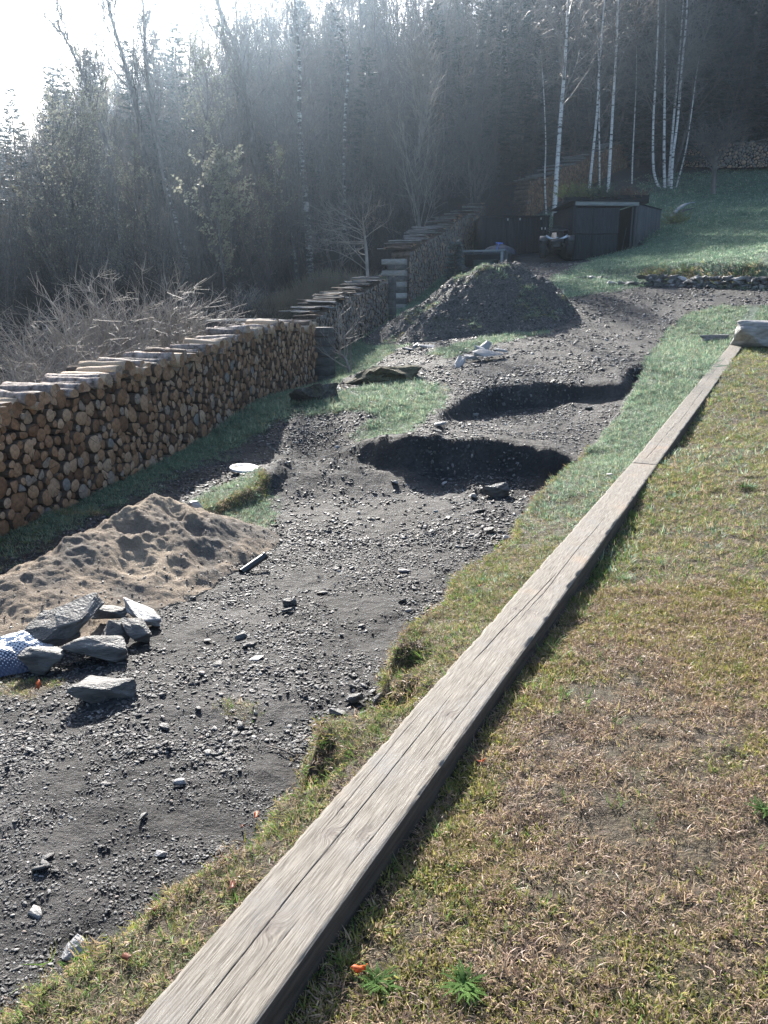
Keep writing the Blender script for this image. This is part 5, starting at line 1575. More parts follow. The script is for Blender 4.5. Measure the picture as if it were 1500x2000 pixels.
# small bushy plants around
def bush(u, v, t, h, seed, label, pm, conif=False, w=.5, name='bush', cat='bush'):
    p = at(u, v, t); g = gz1(p.x, p.y)
    o = link(name, plant_clump(seed, 36, w, w, h, pm, .055, conif)); o.location = (p.x, p.y, g); tag(o, label, cat); return o
bush(1322, 425, 33, .75, 610, 'small yellow-green bush at the right end of the shed wall', M_JUN, True)
bush(1092, 455, 34.5, 1.1, 611, 'dark bush in the gap between the two sheds, behind the quad bike', M_CONI, True, 1.0)

# two curved boards on the lawn bank
r_ = empty('curved_bench', hit(1330, 430), math.radians(28), 'pair of grey curved boards standing out of the lawn bank beside the shed wall', 'garden bench')
for z0, lift, L_ in ((.10, .50, 1.35), (.0, .34, 1.15)):
    mb = MB(); V = []; n = 14
    for i in range(n + 1):
        f = i / n; x = -L_ / 2 + L_ * f; z = lift * math.sin(min(1, f * 1.25) * math.pi / 2) * 1.0 + z0 + .18 * f
        wd = .16 * (1 - abs(f - .5) * .9)
        V.append([(x, -wd, z), (x, wd, z), (x, wd, z - .045), (x, -wd, z - .045)])
    b = [v for r in V for v in r]; F = []
    for i in range(n):
        for j in range(4): F.append((i * 4 + j, i * 4 + (j + 1) % 4, i * 4 + 4 + (j + 1) % 4, i * 4 + 4 + j))
    F += [(3, 2, 1, 0), tuple(n * 4 + j for j in range(4))]
    mb.add(b, F); mb.build('curved_board', M_FASC if z0 else M_GREYB, r_)

# left black shed with boarded doors
K0 = at(938, 508, 33.2); K0.z = 3.45; K1 = at(1068, 505, 33.2)
ks = empty('shed', K0, math.atan2(K1.y - K0.y, K1.x - K0.x) , 'low black shed with boarded double doors at the end of the far woodpile', 'shed')
W = (Vector((K1.x, K1.y)) - Vector((K0.x, K0.y))).length; HT = 1.82; D = 2.6
for k in range(22):
    x = W * (k + .5) / 22
    MB().box((x, 0, HT / 2), (W / 22 - .006, .024, HT - .02), bev=.003).build('door_board', M_BLACK, ks)
MB().box((W / 2, D / 2, HT + .03), (W + .08, D + .16, .06), bev=.008).build('roof', M_BLACK, ks)
MB().box((0, D / 2, HT / 2), (.04, D, HT)).build('side_wall', M_BLACK, ks); MB().box((W, D / 2, HT / 2), (.04, D, HT)).build('side_wall', M_BLACK, ks)
MB().box((W / 2, D, HT / 2), (W, .04, HT)).build('back_wall', M_BLACK, ks)
MB().box((W * .37, -.03, HT / 2), (.05, .04, HT - .03), bev=.004).build('door_post', M_BLACK, ks)
for x, z in ((W * .39, HT - .10), (W * .57, HT - .08), (W * .88, HT - .06), (W * .90, HT - .46), (W * .95, HT - .46)):
    MB().box((x, -.035, z), (.035, .03, .09), bev=.005).build('hinge', M_WHITEP, ks)

# open lean-to frame with bin and tarpaulin in front of it
F0 = at(898, 520, 31.0); F0.z = gz1(F0.x, F0.y)
fa = math.atan2(at(982, 512, 30.3).y - F0.y, at(982, 512, 30.3).x - F0.x)
base = max(F0.z, 2.9)
fr = empty('open_lean_to', (F0.x, F0.y, base), fa, 'low open timber frame with a pale top rail in front of the black shed', 'timber frame')
WF = 1.75
MB().box((WF / 2, 0, .78), (WF + .2, .12, .07), bev=.006).build('top_rail', M_FASC, fr)
MB().box((WF - .02, 0, .37), (.10, .10, .75), bev=.006).build('post', M_FASC, fr); MB().box((WF + .12, .1, .37), (.14, .14, .75), bev=.006).build('post', M_GREYB, fr)
MB().box((0, 0, .37), (.10, .10, .75), bev=.006).build('post', M_GREYB, fr)
MB().box((WF / 2, .9, .74), (WF + .2, .10, .07), bev=.006).build('back_rail', M_GREYB, fr)
MB().box((WF / 2, 1.0, .35), (WF + .2, .04, .7), bev=.004).build('back_panel', M_BLACK, fr)
for j in range(3): MB().box((WF / 2 - .1, -.02, -.08 - .115 * j), (WF + .5, .10, .105), bev=.006).build('sleeper', M_GREYB, fr)
FM = Matrix.Translation((F0.x, F0.y, base)) @ Matrix.Rotation(fa, 4, 'Z')
M_BIN = stdmat('dark_green_plastic', (.010, .030, .026), (.018, .045, .038), 4, .45, .1, 20, spec=.5)
M_TARP = stdmat('dark_blue_tarpaulin', (.010, .016, .028), (.022, .034, .06), 5, .4, .8, 8, spec=.5, bdist=.05)
M_BLUE = stdmat('bright_blue_strap', (.05, .12, .45), (.08, .20, .65), 5, .5, .2, 20)
p = FM @ Vector((.95, .35, -.02))
b_ = empty('storage_bin', p, fa, 'dark green plastic bin standing inside the timber frame', 'bin')
MB().box((0, 0, .21), (.80, .42, .42), bev=.03, taper=1.08).build('body', M_BIN, b_); MB().box((0, 0, .445), (.90, .48, .05), bev=.015).build('lid', M_BIN, b_)
# rounded tarpaulin heap behind the rail
xs = np.linspace(-1, 1, 34); X, Y = np.meshgrid(xs, xs); R_ = np.sqrt(X ** 2 + Y ** 2)
Z = .42 * np.clip(1 - R_ ** 2, 0, 1) ** .5 * (1 + .2 * fbm(X * 2, Y * 2, 141, 4)) - .03
n = 34; ii = np.arange(n * n).reshape(n, n)
tp = link('tarpaulin', mesh_from('tarpaulin', np.stack([X.ravel() * .75, Y.ravel() * .5, Z.ravel()], 1), np.stack([ii[:-1, :-1].ravel(), ii[:-1, 1:].ravel(), ii[1:, 1:].ravel(), ii[1:, :-1].ravel()], 1), [M_TARP], smooth_=True))
q = FM @ Vector((1.15, 1.75, 0)); tp.location = (q.x, q.y, gz1(q.x, q.y) + .22); tp.rotation_euler = (0, 0, fa)
tag(tp, 'bulging dark blue tarpaulin over a heap behind the timber frame', 'tarpaulin')
mb = MB(); mb.tube([(.02, -.52, .08), (.03, -.42, .26), (.0, -.15, .43), (-.04, 0, .47)], .022, 6); mb.tube([(-.14, -.10, .46), (.16, -.10, .43)], .030, 6)
mb.build('strap', M_BLUE, tp)

# ------------------------------------------------------------------ quad bike
M_TYRE = stdmat('black_rubber', (.008, .008, .009), (.02, .02, .021), 12, .8, .6, 30)
M_QB = stdmat('black_plastic_body', (.010, .012, .015), (.022, .025, .03), 6, .3, .05, 20, spec=.6)
M_GREYM = stdmat('grey_metal_rack', (.05, .055, .06), (.12, .125, .13), 10, .45, .1, 30, metal=.6)
def emis(name, col, s):
    m, t = newmat(name); e = t.n('ShaderNodeEmission'); e.inputs[0].default_value = (*col, 1); e.inputs[1].default_value = s
    o = t.n('ShaderNodeOutputMaterial'); t.l(e.outputs[0], o.inputs[0]); return m
M_LAMP = stdmat('lamp_reflector', (.30, .35, .42), (.6, .68, .75), 10, .15, .05, 20, metal=.3, spec=1.0)
qp = at(1087, 503, 31.4); qp.z = max(gz1(qp.x, qp.y), 3.30)
qb = empty('quad_bike', qp, math.radians(-14), 'black quad bike facing the camera between the two sheds', 'quad bike'); qb.scale = (1.12, 1.12, 1.12)
def wheel(x, y, r=.33, w=.24):
    mb = MB(); n = 20
    prof = [(-w / 2, r * .62), (-w / 2, r * .9), (-w / 2 + .04, r), (w / 2 - .04, r), (w / 2, r * .9), (w / 2, r * .62)]
    V = []
    for i in range(n):
        a = 2 * math.pi * i / n
        for (px, pr) in prof:
            k = pr * (1.03 if (i % 2 and pr > r * .95) else 1); V.append((px, math.cos(a) * k, math.sin(a) * k))
    m = len(prof); F = [(i * m + j, i * m + j + 1, ((i + 1) % n) * m + j + 1, ((i + 1) % n) * m + j) for i in range(n) for j in range(m - 1)]
    mb.add(V, F); wh = mb.build('wheel', M_TYRE, qb, (x, y, r))
    mb = MB(); mb.tube([(-w / 2 + .03, 0, 0), (w / 2 - .03, 0, 0)], r * .62, 14); mb.tube([(-w / 2, 0, 0), (w / 2, 0, 0)], r * .16, 8); mb.build('rim', M_GREYM, wh)
for x, y in ((-.46, -.62), (.46, -.62), (-.46, .66), (.46, .66)): wheel(x, y)
MB().box((0, 0, .48), (.34, 1.3, .26), bev=.05).build('chassis', M_QB, qb)
mb = MB(); mb.prism([(-.80, .50), (-.62, .58), (-.30, .88), (.1, .90), (.30, .82), (.30, .60), (-.5, .50)], -.20, .20, 0, Matrix(((0, 0, 1), (1, 0, 0), (0, 1, 0)))); mb.build('front_cowl', M_QB, qb)
for s_ in (-1, 1):
    mb = MB(); pts = [(-.90, .50), (-.88, .62), (-.78, .72), (-.5, .76), (-.26, .66), (-.16, .52), (-.20, .50), (-.32, .61), (-.5, .69), (-.75, .65), (-.84, .58), (-.87, .50)]
    mb.prism(pts, min(s_ * .30, s_ * .60), max(s_ * .30, s_ * .60), 0, Matrix(((0, 0, 1), (1, 0, 0), (0, 1, 0)))); mb.build('front_mudguard', M_QB, qb)
    pts = [(.24, .55), (.36, .74), (.62, .80), (.9, .74), (1.02, .58), (.97, .56), (.86, .67), (.62, .73), (.4, .66), (.3, .53)]
    mb = MB(); mb.prism(pts, min(s_ * .30, s_ * .60), max(s_ * .30, s_ * .60), 0, Matrix(((0, 0, 1), (1, 0, 0), (0, 1, 0)))); mb.build('rear_mudguard', M_QB, qb)
    mb = MB(); mb.tube([(s_ * .10, -.86, .62), (s_ * .20, -.90, .62), (s_ * .32, -.90, .68), (s_ * .36, -.84, .75)], [.022, .045, .045, .02], 8); mb.build('headlight', M_LAMP, qb)
    mb = MB(); mb.tube([(s_ * .12, -.55, .42), (s_ * .42, -.62, .33)], .025, 8); mb.tube([(s_ * .14, -.50, .60), (s_ * .34, -.60, .36)], .035, 8); mb.build('suspension_arm', M_GREYM, qb)
MB().box((0, .28, .84), (.30, .74, .13), bev=.05).build('seat', M_TYRE, qb)
mb = MB(); mb.tube([(0, -.42, .80), (0, -.26, 1.02)], .03, 8); mb.tube([(-.40, -.12, 1.02), (-.22, -.24, 1.06), (.22, -.24, 1.06), (.40, -.12, 1.02)], .016, 8); mb.build('handlebar', M_TYRE, qb)
for y0, y1, nm in ((-.85, -.40, 'front_rack'), (.55, 1.0, 'rear_rack')):
    mb = MB()
    for k in range(6): y = y0 + (y1 - y0) * k / 5; mb.tube([(-.38, y, .92), (.38, y, .92)], .010, 6)
    for x in (-.38, 0, .38): mb.tube([(x, y0, .92), (x, y1, .92)], .012, 6)
    for x in (-.2, .2): mb.tube([(x, (y0 + y1) / 2, .92), (x, (y0 + y1) / 2, .78)], .012, 6)
    mb.build(nm, M_GREYM, qb)
mb = MB(); mb.tube([(-.26, -.80, .36), (-.24, -.96, .42), (-.20, -.97, .60), (.20, -.97, .60), (.24, -.96, .42), (.26, -.80, .36)], .016, 8); mb.build('bumper', M_GREYM, qb)
MB().box((0, -.90, .38), (.22, .10, .08), bev=.02).build('winch', M_GREYM, qb)
MB().box((0, -.815, .665), (.10, .02, .03), bev=.005).build('badge', M_LAMP, qb)
mb = MB(); mb.box((0, .74, 1.02), (.58, .44, .20), bev=.06); mb.box((-.05, .70, 1.15), (.34, .30, .10), bev=.04); o = mb.build('cargo_bag', M_TYRE); o.matrix_world = Matrix.Translation(qp) @ Matrix.Rotation(math.radians(-14), 4, 'Z') @ Matrix.Scale(1.12, 4)
tag(o, 'bulky dark bag strapped on the rear rack of the quad bike', 'bag')

# little blue-grey spruce by the frame, and a wooden stake
TT, TB, LV = gen_spruce(650, 1.9, 3.2)
sp = empty('young_spruce', hit(880, 556), 0, 'young blue-grey spruce beside the far woodpile', 'spruce')
p = at(888, 545, 29.0); sp.location = (p.x, p.y, gz1(p.x, p.y))
link('trunk', mesh_of('trunk', TT, [M_TRUNK]), sp); link('crown', mesh_of('crown', TB, [M_TWIG, M_NEEDLEB], LV), sp)

# ------------------------------------------------------------------ raised frame box behind the front pile
M_PALEW = stdmat('pale_cut_plank_edge', (.36, .33, .29), (.58, .54, .48), 10, .8, .3, 40, stretch=(1, 6, 6))
bx = at(415, 632, 14.6); zz = gz1(bx.x, bx.y)
cfz = at(480, 632, 14.6).z
c0 = at(407, 628, 14.2); c1 = at(556, 630, 14.6); c2 = at(503, 613, 16.0); c3 = at(438, 613, 15.6)
rt = empty('wooden_frame_box', (c0.x, c0.y, zz), 0, 'open-topped wooden frame box with pale plank edges behind the front woodpile', 'wooden frame')
zt = c0.z - zz
crn = [Vector((c.x - c0.x, c.y - c0.y, zt)) for c in (c0, c1, c2, c3)]
for i in range(4):
    a, b = crn[i], crn[(i + 1) % 4]
    MB().bar(a + Vector((0, 0, .012)), b + Vector((0, 0, .012)), .09, .03, bev=.004).build('rim_plank', M_PALEW, rt)
    for j in range(3):
        zc = -.09 - .16 * j
        MB().bar(a + Vector((0, 0, zc)), b + Vector((0, 0, zc)), .05, .155, bev=.004).build('side_plank', M_DTIMB, rt)
mb = MB()
for c in crn: mb.bar(c + Vector((0, 0, -.02)), Vector((c.x, c.y, -.1)), .07, .07, up=(0, 1, 0))
mb.build('legs', M_DTIMB, rt); bpy.data.objects['legs'].name = 'leg_frame'

# ------------------------------------------------------------------ small things on the ground
# pale disc
M_DISC = stdmat('dirty_white_plastic', (.50, .49, .47), (.72, .71, .69), 9, .5, .2, 30)
def disc_mat():
    m, t = newmat('disc_white_with_earth'); v = t.n('ShaderNodeTexCoord').outputs['Object']
    gr = t.n('ShaderNodeVectorMath', operation='LENGTH'); t.l(v, gr.inputs[0])
    n = t.noise(v, 16, 5, .7); a = t.math('ADD', t.math('MULTIPLY', gr.outputs['Value'], -3.2), n)
    c = t.ramp(a, [(.02, (.60, .59, .57)), (.14, (.12, .11, .09))]); finish(t, c, .5, n, .3); return m
dp = hit(478, 921); disc = empty('white_disc', dp + Vector((0, 0, .03)), 0, 'round dirty-white lid lying on the grass between woodpile and gravel', 'lid')
mb = MB(); n = 32; prof = [(0, .012), (.135, .010), (.150, .022), (.168, .024), (.178, .016), (.176, -.004), (.160, -.010), (0, -.008)]
V = []; F = []
for i in range(n):
    a = 2 * math.pi * i / n
    for r, z in prof[1:-1]: V.append((r * math.cos(a), r * math.sin(a), z))
m_ = len(prof) - 2
for i in range(n):
    for j in range(m_ - 1): F.append((i * m_ + j, i * m_ + j + 1, ((i + 1) % n) * m_ + j + 1, ((i + 1) % n) * m_ + j))
F.append(tuple(i * m_ for i in range(n))); F.append(tuple(i * m_ + m_ - 1 for i in range(n - 1, -1, -1)))
mb.add(V, F); o = mb.build('disc_body', disc_mat(), disc); disc.rotation_euler = (math.radians(3), math.radians(4), 0)

# black pipe end
pp = hit(497, 1116); pz = pp.z
M_PIPE = stdmat('black_pipe', (.012, .014, .016), (.03, .034, .038), 10, .28, .2, 30, spec=.6)
mb = MB(); a0 = Vector((-.085, -.11, .03)); a1 = Vector((.075, .10, .10)); mb.tube([a0, a0.lerp(a1, .5), a1], [.030, .030, .029], 12, cap=False)
mb.tube([a0, a0.lerp(a1, .5), a1], [.024, .024, .023], 12, cap=False)
o = mb.build('pipe_wall', M_PIPE); o.name = 'pipe'; o.location = pp; tag(o, 'short length of shiny black pipe sticking out at the tail of the sand heap', 'pipe')
mb = MB(); mb.tube([a0.lerp(a1, .93), a0.lerp(a1, .99)], [.0335, .0335], 12); mb.build('pipe_collar', M_PIPE, o)
# small stake by the spoil heap
p = hit(1098, 585); mb = MB(); mb.box((0, 0, .14), (.035, .03, .30), bev=.004); o = mb.build('stake', M_PALEW); o.location = (p.x, p.y, p.z - .02); o.rotation_euler = (.1, .05, 0); tag(o, 'little pale stake at the right foot of the spoil heap', 'stake')

# white and navy woven sack at the left edge
def sack():
    n = 48; x = np.linspace(-1, 1, n); X, Y = np.meshgrid(x, x)
    f = np.clip(1 - np.maximum(np.abs(X), np.abs(Y)) ** 4, 0, 1)
    Z = .085 * f * (1 + .5 * fbm(X * 2.5, Y * 2.5, 151, 4)) + .02 * fbm(X * 6, Y * 3, 152, 3) * f
    V = np.stack([X.ravel() * .26 + .02 * fbm(X * 2, Y * 2, 153).ravel(), Y.ravel() * .18, Z.ravel()], 1)
    ii = np.arange(n * n).reshape(n, n); F = np.stack([ii[:-1, :-1].ravel(), ii[:-1, 1:].ravel(), ii[1:, 1:].ravel(), ii[1:, :-1].ravel()], 1)
    m, t = newmat('woven_sack_white_navy'); v = t.n('ShaderNodeTexCoord').outputs['Object']
    sp_ = t.n('ShaderNodeSeparateXYZ'); t.l(v, sp_.inputs[0])
    wx = t.math('SINE', t.math('MULTIPLY', t.math('ADD', sp_.outputs[0], t.math('MULTIPLY', sp_.outputs[1], .2)), 260)); wy = t.math('SINE', t.math('MULTIPLY', sp_.outputs[1], 300))
    w = t.math('MULTIPLY', wx, wy); k = t.math('ADD', w, t.math('MULTIPLY', sp_.outputs[1], -9.0))
    c = t.ramp(k, [(.35, (.60, .62, .66)), (.55, (.03, .04, .08))]); finish(t, c, .4, w, .6, .004, .5)
    o = link('woven_sack', mesh_from('woven_sack', V, F, [m], smooth_=True)); p = hit(22, 1302); o.location = (p.x - .03, p.y, p.z + .05); o.rotation_euler = (.15, -.05, .35)
    return tag(o, 'crumpled white and navy woven sack at the left edge beside the stones', 'sack')
sack()

# turf clods and dark rubble
def clod(u, v, size, seed, label, green=True, cat='turf clod', name='turf_clod'):
    p = hit(u, v); me = rock_mesh(name, size, seed, [M_SPOIL if not green else M_CLOD], sub=3, jag=1.0)
    o = link(name, me); o.location = (p.x, p.y, p.z + size[2] * .25); tag(o, label, cat); return o
M_CLOD = stdmat('upturned_turf', (.035, .030, .022), (.13, .12, .07), 12, .95, 1.0, 30, bdist=.03)
clod(748, 742, (1.15, .7, .34), 701, 'upturned clod of turf and roots on the bare bank in front of the slabs')
clod(612, 782, (.75, .5, .35), 702, 'dark crumbled earth and rotten wood at the foot of the dark timber post', False, 'earth heap', 'earth_heap')
clod(970, 540, (.9, .6, .30), 703, 'grassy clod on top of the spoil heap')
# twig lying by the turf notch
p = hit(575, 1478); mb = MB(); mb.tube([(-.13, .07, .01), (-.05, .02, .02), (.0, -.01, .012), (.09, -.015, .015)], [.003, .004, .004, .002], 5)
o = mb.build('twig', M_TRUNK); o.location = (p.x, p.y, p.z); tag(o, 'thin dark twig lying on the gravel below the turf notch', 'twig')
# fallen leaves
def leaf_obj(u, v, s, label, col, seed, lift=.02):
    rr = random.Random(seed); p = hit(u, v); V = [(0, 0, 0)]; n = 12
    for i in range(n):
        a = 2 * math.pi * i / n; r = s * (.55 + .45 * abs(math.cos(a))) * (1 + .2 * math.cos(5 * a)) * rr.uniform(.85, 1.1)
        V.append((r * math.cos(a), r * .62 * math.sin(a), .25 * s * math.cos(2 * a) + rr.uniform(-.1, .1) * s))
    F = [(0, 1 + i, 1 + (i + 1) % n) for i in range(n)]
    o = link('fallen_leaf', mesh_from('fallen_leaf', V, F, [col])); o.location = (p.x, p.y, p.z + lift); o.rotation_euler = (rr.uniform(-.6, .6), rr.uniform(-.6, .6), rr.uniform(0, 6))
    md = o.modifiers.new('t', 'SOLIDIFY'); md.thickness = .0006
    return tag(o, label, 'leaf', 'fallen leaves in the turf')
M_ORL = leafmat('orange_leaf', (.42, .09, .02), (.60, .16, .04), .5)
M_BRL = leafmat('brown_leaf', (.12, .045, .03), (.22, .09, .06), .35)
for k, (u, v, s, lb, c) in enumerate([(938, 1495, .022, 'orange leaf in the grass right of the beam shadow, nearest the beam middle', M_ORL), (703, 1903, .024, 'bright orange leaf by the weed at the bottom centre', M_ORL),
        (500, 1602, .022, 'orange-red leaf on the gravel edge left of the beam', M_ORL), (475, 1622, .018, 'dark red leaf beside the orange-red one on the gravel edge', M_BRL), (455, 1740, .022, 'red-brown leaf in the strip against the beam', M_BRL),
        (250, 1880, .024, 'brown curled leaf in the straw turf near the bottom left', M_BRL), (300, 1786, .022, 'pinkish dry leaf low in the turf strip', M_BRL), (936, 1150, .018, 'small orange leaf on the turf strip beside the beam', M_ORL),
        (905, 1223, .018, 'small brown leaf on the turf tongue', M_BRL), (1032, 1030, .02, 'red-brown leaf on the turf strip near the dark rounded rock', M_BRL), (1072, 977, .026, 'dark red leaf at the lip of the turf above the rock', M_BRL),
        (75, 1345, .03, 'orange leaf in the grass tuft below the slate stone heap', M_ORL), (1215, 1228, .02, 'small brown leaf in the moss right of the beam', M_BRL)]):
    leaf_obj(u, v, s, lb, c, 800 + k)
# chip of wood on the turf, straw bit on the beam
for k, (u, v, lb) in enumerate([(1190, 932, 'small pale wood chip on the turf left of the beam joint')]):
    p = hit(u, v); o = link('wood_chip', rock_mesh('wood_chip', (.08, .05, .015), 820 + k, [M_PALEW], sub=0)); o.location = (p.x, p.y, p.z + .03); tag(o, lb, 'wood chip')
# leafy weeds
M_WEED = leafmat('weed_green', (.035, .08, .015), (.09, .17, .035), .45, .9)
def weed(u, v, s, n, seed, label):
    rr = random.Random(seed); LV = []; F = []; V = []
    for k in range(n):
        a = rr.uniform(0, 6.28); L = s * rr.uniform(.5, 1.1); up = rr.uniform(.05, .5); m = 7; w = L * rr.uniform(.05, .09)
        dx, dy = math.cos(a), math.sin(a); b = len(V)
        for i in range(m):
            f = i / (m - 1); wd = w * math.sin(math.pi * (.08 + .9 * f)) * (1.0 if i % 2 else .5); r = L * f; z = L * up * math.sin(f * 2.2) * .7
            c = (dx * r + .012 * math.sin(k * 2.1) + rr.gauss(0, .002), dy * r + .012 * math.cos(k * 1.7))
            V += [(c[0] - dy * wd, c[1] + dx * wd, z + .004), (c[0] + dy * wd, c[1] - dx * wd, z + .004)]
        for i in range(m - 1): F.append((b + 2 * i, b + 2 * i + 1, b + 2 * i + 3, b + 2 * i + 2))
    p = hit(u, v); o = link('weed', mesh_from('weed', V, F, [M_WEED])); o.location = (p.x, p.y, p.z + .01)
    return tag(o, label, 'weed')
weed(740, 1930, .055, 70, 830, 'leafy green weed rosette at the bottom beside the orange leaf')
weed(905, 1935, .055, 90, 831, 'bushy green weed rosette at the bottom, right of the other one')
weed(1490, 1590, .06, 50, 832, 'green weed tuft at the right edge of the lawn')
weed(1450, 955, .10, 40, 833, 'flat grey-green rosette on the lawn near the right edge')

# ------------------------------------------------------------------ slate chips
def chip_mesh(seed):
    rr = random.Random(seed); n = rr.choice([5, 6, 6, 7]); th = rr.uniform(.07, .2); out = []
    for i in range(n):
        a = 2 * math.pi * (i + rr.uniform(-.3, .3)) / n; out.append((math.cos(a) * rr.uniform(.35, .55), math.sin(a) * rr.uniform(.22, .42)))
    tx, ty = rr.uniform(-.12, .12), rr.uniform(-.12, .12)
    V = [(x, y, -th / 2) for x, y in out] + [(x * .9, y * .9, th / 2 + tx * x + ty * y) for x, y in out]
    F = [tuple(range(n - 1, -1, -1)), tuple(range(n, 2 * n))] + [(i, (i + 1) % n, n + (i + 1) % n, n + i) for i in range(n)]
    return mesh_from('slate_chip', V, F, [M_SLATE])
CH = protos_collection('slate_chips', [proto('slate_chip_%02d' % k, chip_mesh(900 + k)) for k in range(10)])
rs = np.random.RandomState(17)
def sample(n, y0, y1, mask, dens=None, xk=(-.62, .62)):
    """random ground points between two distances, kept where mask allows"""
    r = rs.uniform(0, 1, n); y = np.sqrt(y0 ** 2 + r * (y1 ** 2 - y0 ** 2))
    x = rs.uniform(xk[0], xk[1], n) * (y + 1.0)
    k = mask(x, y) > rs.uniform(0, 1, n)
    return x[k], y[k]
GM = lambda x, y: gravel_mask(x, y)
CP_, CR_, CS_ = [], [], []
for (n, y0, y1, smin, smax, e) in ((130000, .9, 3.2, .005, .020, 2.4), (150000, 2.8, 7.0, .008, .034, 2.8), (130000, 6.5, 14, .014, .06, 3.2), (190000, 12.5, 32, .022, .10, 3.4), (2600, 1.5, 12, .035, .07, 1.5)):
    x, y = sample(n, y0, y1, GM)
    z = gz(x, y); q = in_view(x, y, z); x, y, z = x[q], y[q], z[q]
    cl = fbm(x * 1.6, y * 1.6, 111, 3) + .7 * fbm(x * 6, y * 6, 112, 3) > rs.uniform(-.5, .3, len(x)); x, y, z = x[cl], y[cl], z[cl]
    s = smin + (smax - smin) * rs.uniform(0, 1, len(x)) ** e
    P = np.stack([x, y, z + s * .12], 1)
    CP_.append(P); CR_.append(slope_rot(P, rs, .26)); CS_.append(np.stack([s * rs.uniform(.8, 1.4, len(s)), s * rs.uniform(.7, 1.1, len(s)), s], 1))
P = np.concatenate(CP_); print('chips', len(P))
# not under the sand
hs = sand_h(P[:, 0], P[:, 1]); k = (hs < .02); P = P[k]; R = np.concatenate(CR_)[k]; S = np.concatenate(CS_)[k]
scatter('gravel_chips', P, R, S, rs.randint(0, 10, len(P)), CH, 'loose grey slate chips over the dug ground and the track', 'gravel')
# rubble on the two heaps
x = rs.uniform(MC.x - 4.4, MC.x + 2.6, 17000); y = rs.uniform(MC.y - 3.2, MC.y + 1.0, 17000); h = mound_h(x, y); k = h > .01; x, y, h = x[k], y[k], h[k]
s = .022 + .075 * rs.uniform(0, 1, len(x)) ** 3.5; P = np.stack([x, y, gz(x, y) + h + s * .1], 1)
R = np.stack([rs.normal(.35, .5, len(x)), rs.normal(0, .5, len(x)), rs.uniform(0, 6.28, len(x))], 1)
scatter('rubble', P, R, np.stack([s, s, s], 1), rs.randint(0, 10, len(P)), CH, 'slate rubble covering the spoil heap', 'rubble')
n = 7000; x = rs.uniform(-3.6, -.5, n); y = rs.uniform(3.8, 7.4, n); h = sand_h(x, y); pr = np.clip(1.1 - h * 4.0, .05, 1) * (h > .005); k = pr > rs.uniform(0, 1, n); x, y, h = x[k], y[k], h[k]
s = .006 + .026 * rs.uniform(0, 1, len(x)) ** 3; P = np.stack([x, y, gz(x, y) + h + s * .1], 1)
scatter('sand_pebbles', P, np.stack([rs.normal(0, .4, len(x)), rs.normal(0, .4, len(x)), rs.uniform(0, 6.28, len(x))], 1), np.stack([s, s, s], 1), rs.randint(0, 10, len(P)), CH, 'small dark pebbles lying in the sand', 'pebbles')

# ------------------------------------------------------------------ turf
def blade_tuft(seed, n, h, w, spread, lean, seg=3, curl=.6, mats=None, weights=None):
    rr = random.Random(seed); V = []; F = []; M = []
    for k in range(n):
        a = rr.uniform(0, 6.28); r = spread * math.sqrt(rr.random()); x, y = r * math.cos(a), r * math.sin(a)
        L = h * rr.uniform(.45, 1.15); b = rr.uniform(0, 6.28) if rr.random() < .5 else a; dx, dy = math.cos(b), math.sin(b)
        th = abs(rr.gauss(lean, lean * .5)); ww = w * rr.uniform(.6, 1.3); px, py = -dy, dx; q = len(V); cx, cy, cz = x, y, -.004
        for i in range(seg + 1):
            f = i / seg; wd = ww * (1 - f ** 1.6 * .92) / 2
            V += [(cx - px * wd, cy - py * wd, cz), (cx + px * wd, cy + py * wd, cz)]
            st = L / seg; cx += dx * math.sin(th) * st; cy += dy * math.sin(th) * st; cz += math.cos(th) * st; th += curl / seg * rr.uniform(.4, 1.8)
        mi = rr.choices(range(len(mats)), weights)[0]
        for i in range(seg): F.append((q + 2 * i, q + 2 * i + 1, q + 2 * i + 3, q + 2 * i + 2)); M.append(mi)
    return mesh_from('tuft', V, F, mats, M)
G_GREEN = leafmat('grass_green', (.08, .16, .035), (.18, .28, .075), .5)
G_MOSS = leafmat('moss_yellow_green', (.19, .19, .05), (.36, .34, .10), .4, .8)
G_STRAW = leafmat('straw', (.31, .225, .14), (.55, .42, .28), .4, .8)
G_DEAD = leafmat('dead_brown_stalks', (.14, .095, .07), (.30, .20, .15), .25)
G_DEW = leafmat('dewy_grass', (.095, .175, .115), (.19, .29, .195), .55)  # dewy grass, with the teal sheen of grazing backlight put into the colour
G_DEWP = leafmat('dewy_pale_grass', (.25, .31, .20), (.42, .47, .33), .5)
PR = []
def pr(me): PR.append(proto('tuft_%02d' % len(PR), me)); return len(PR) - 1
T_STRAW = [pr(blade_tuft(1000 + k, 26, .034 if k % 2 else .022, .0024, .034, 1.35, 3, 1.2, [G_STRAW, G_DEAD, G_MOSS], [5, 4.5, 1.2])) for k in range(4)]
T_MOSS = [pr(blade_tuft(1010 + k, 30, .017, .0032, .024, .7, 2, .8, [G_MOSS, G_STRAW, G_GREEN], [7, 2.2, 1])) for k in range(3)]
T_GREEN = [pr(blade_tuft(1020 + k, 14, .055, .0028, .020, .35, 4, .9, [G_GREEN, G_STRAW, G_MOSS], [8, 1.5, 1])) for k in range(4)]
T_MIX = [pr(blade_tuft(1030 + k, 26, .034, .0030, .035, .7, 3, .9, [G_STRAW, G_MOSS, G_GREEN], [4, 3, 3])) for k in range(3)]
T_DEW = [pr(blade_tuft(1040 + k, 24, .055, .005, .055, .6, 3, .8, [G_DEW, G_DEWP, G_STRAW], [6, 3, .8])) for k in range(4)]
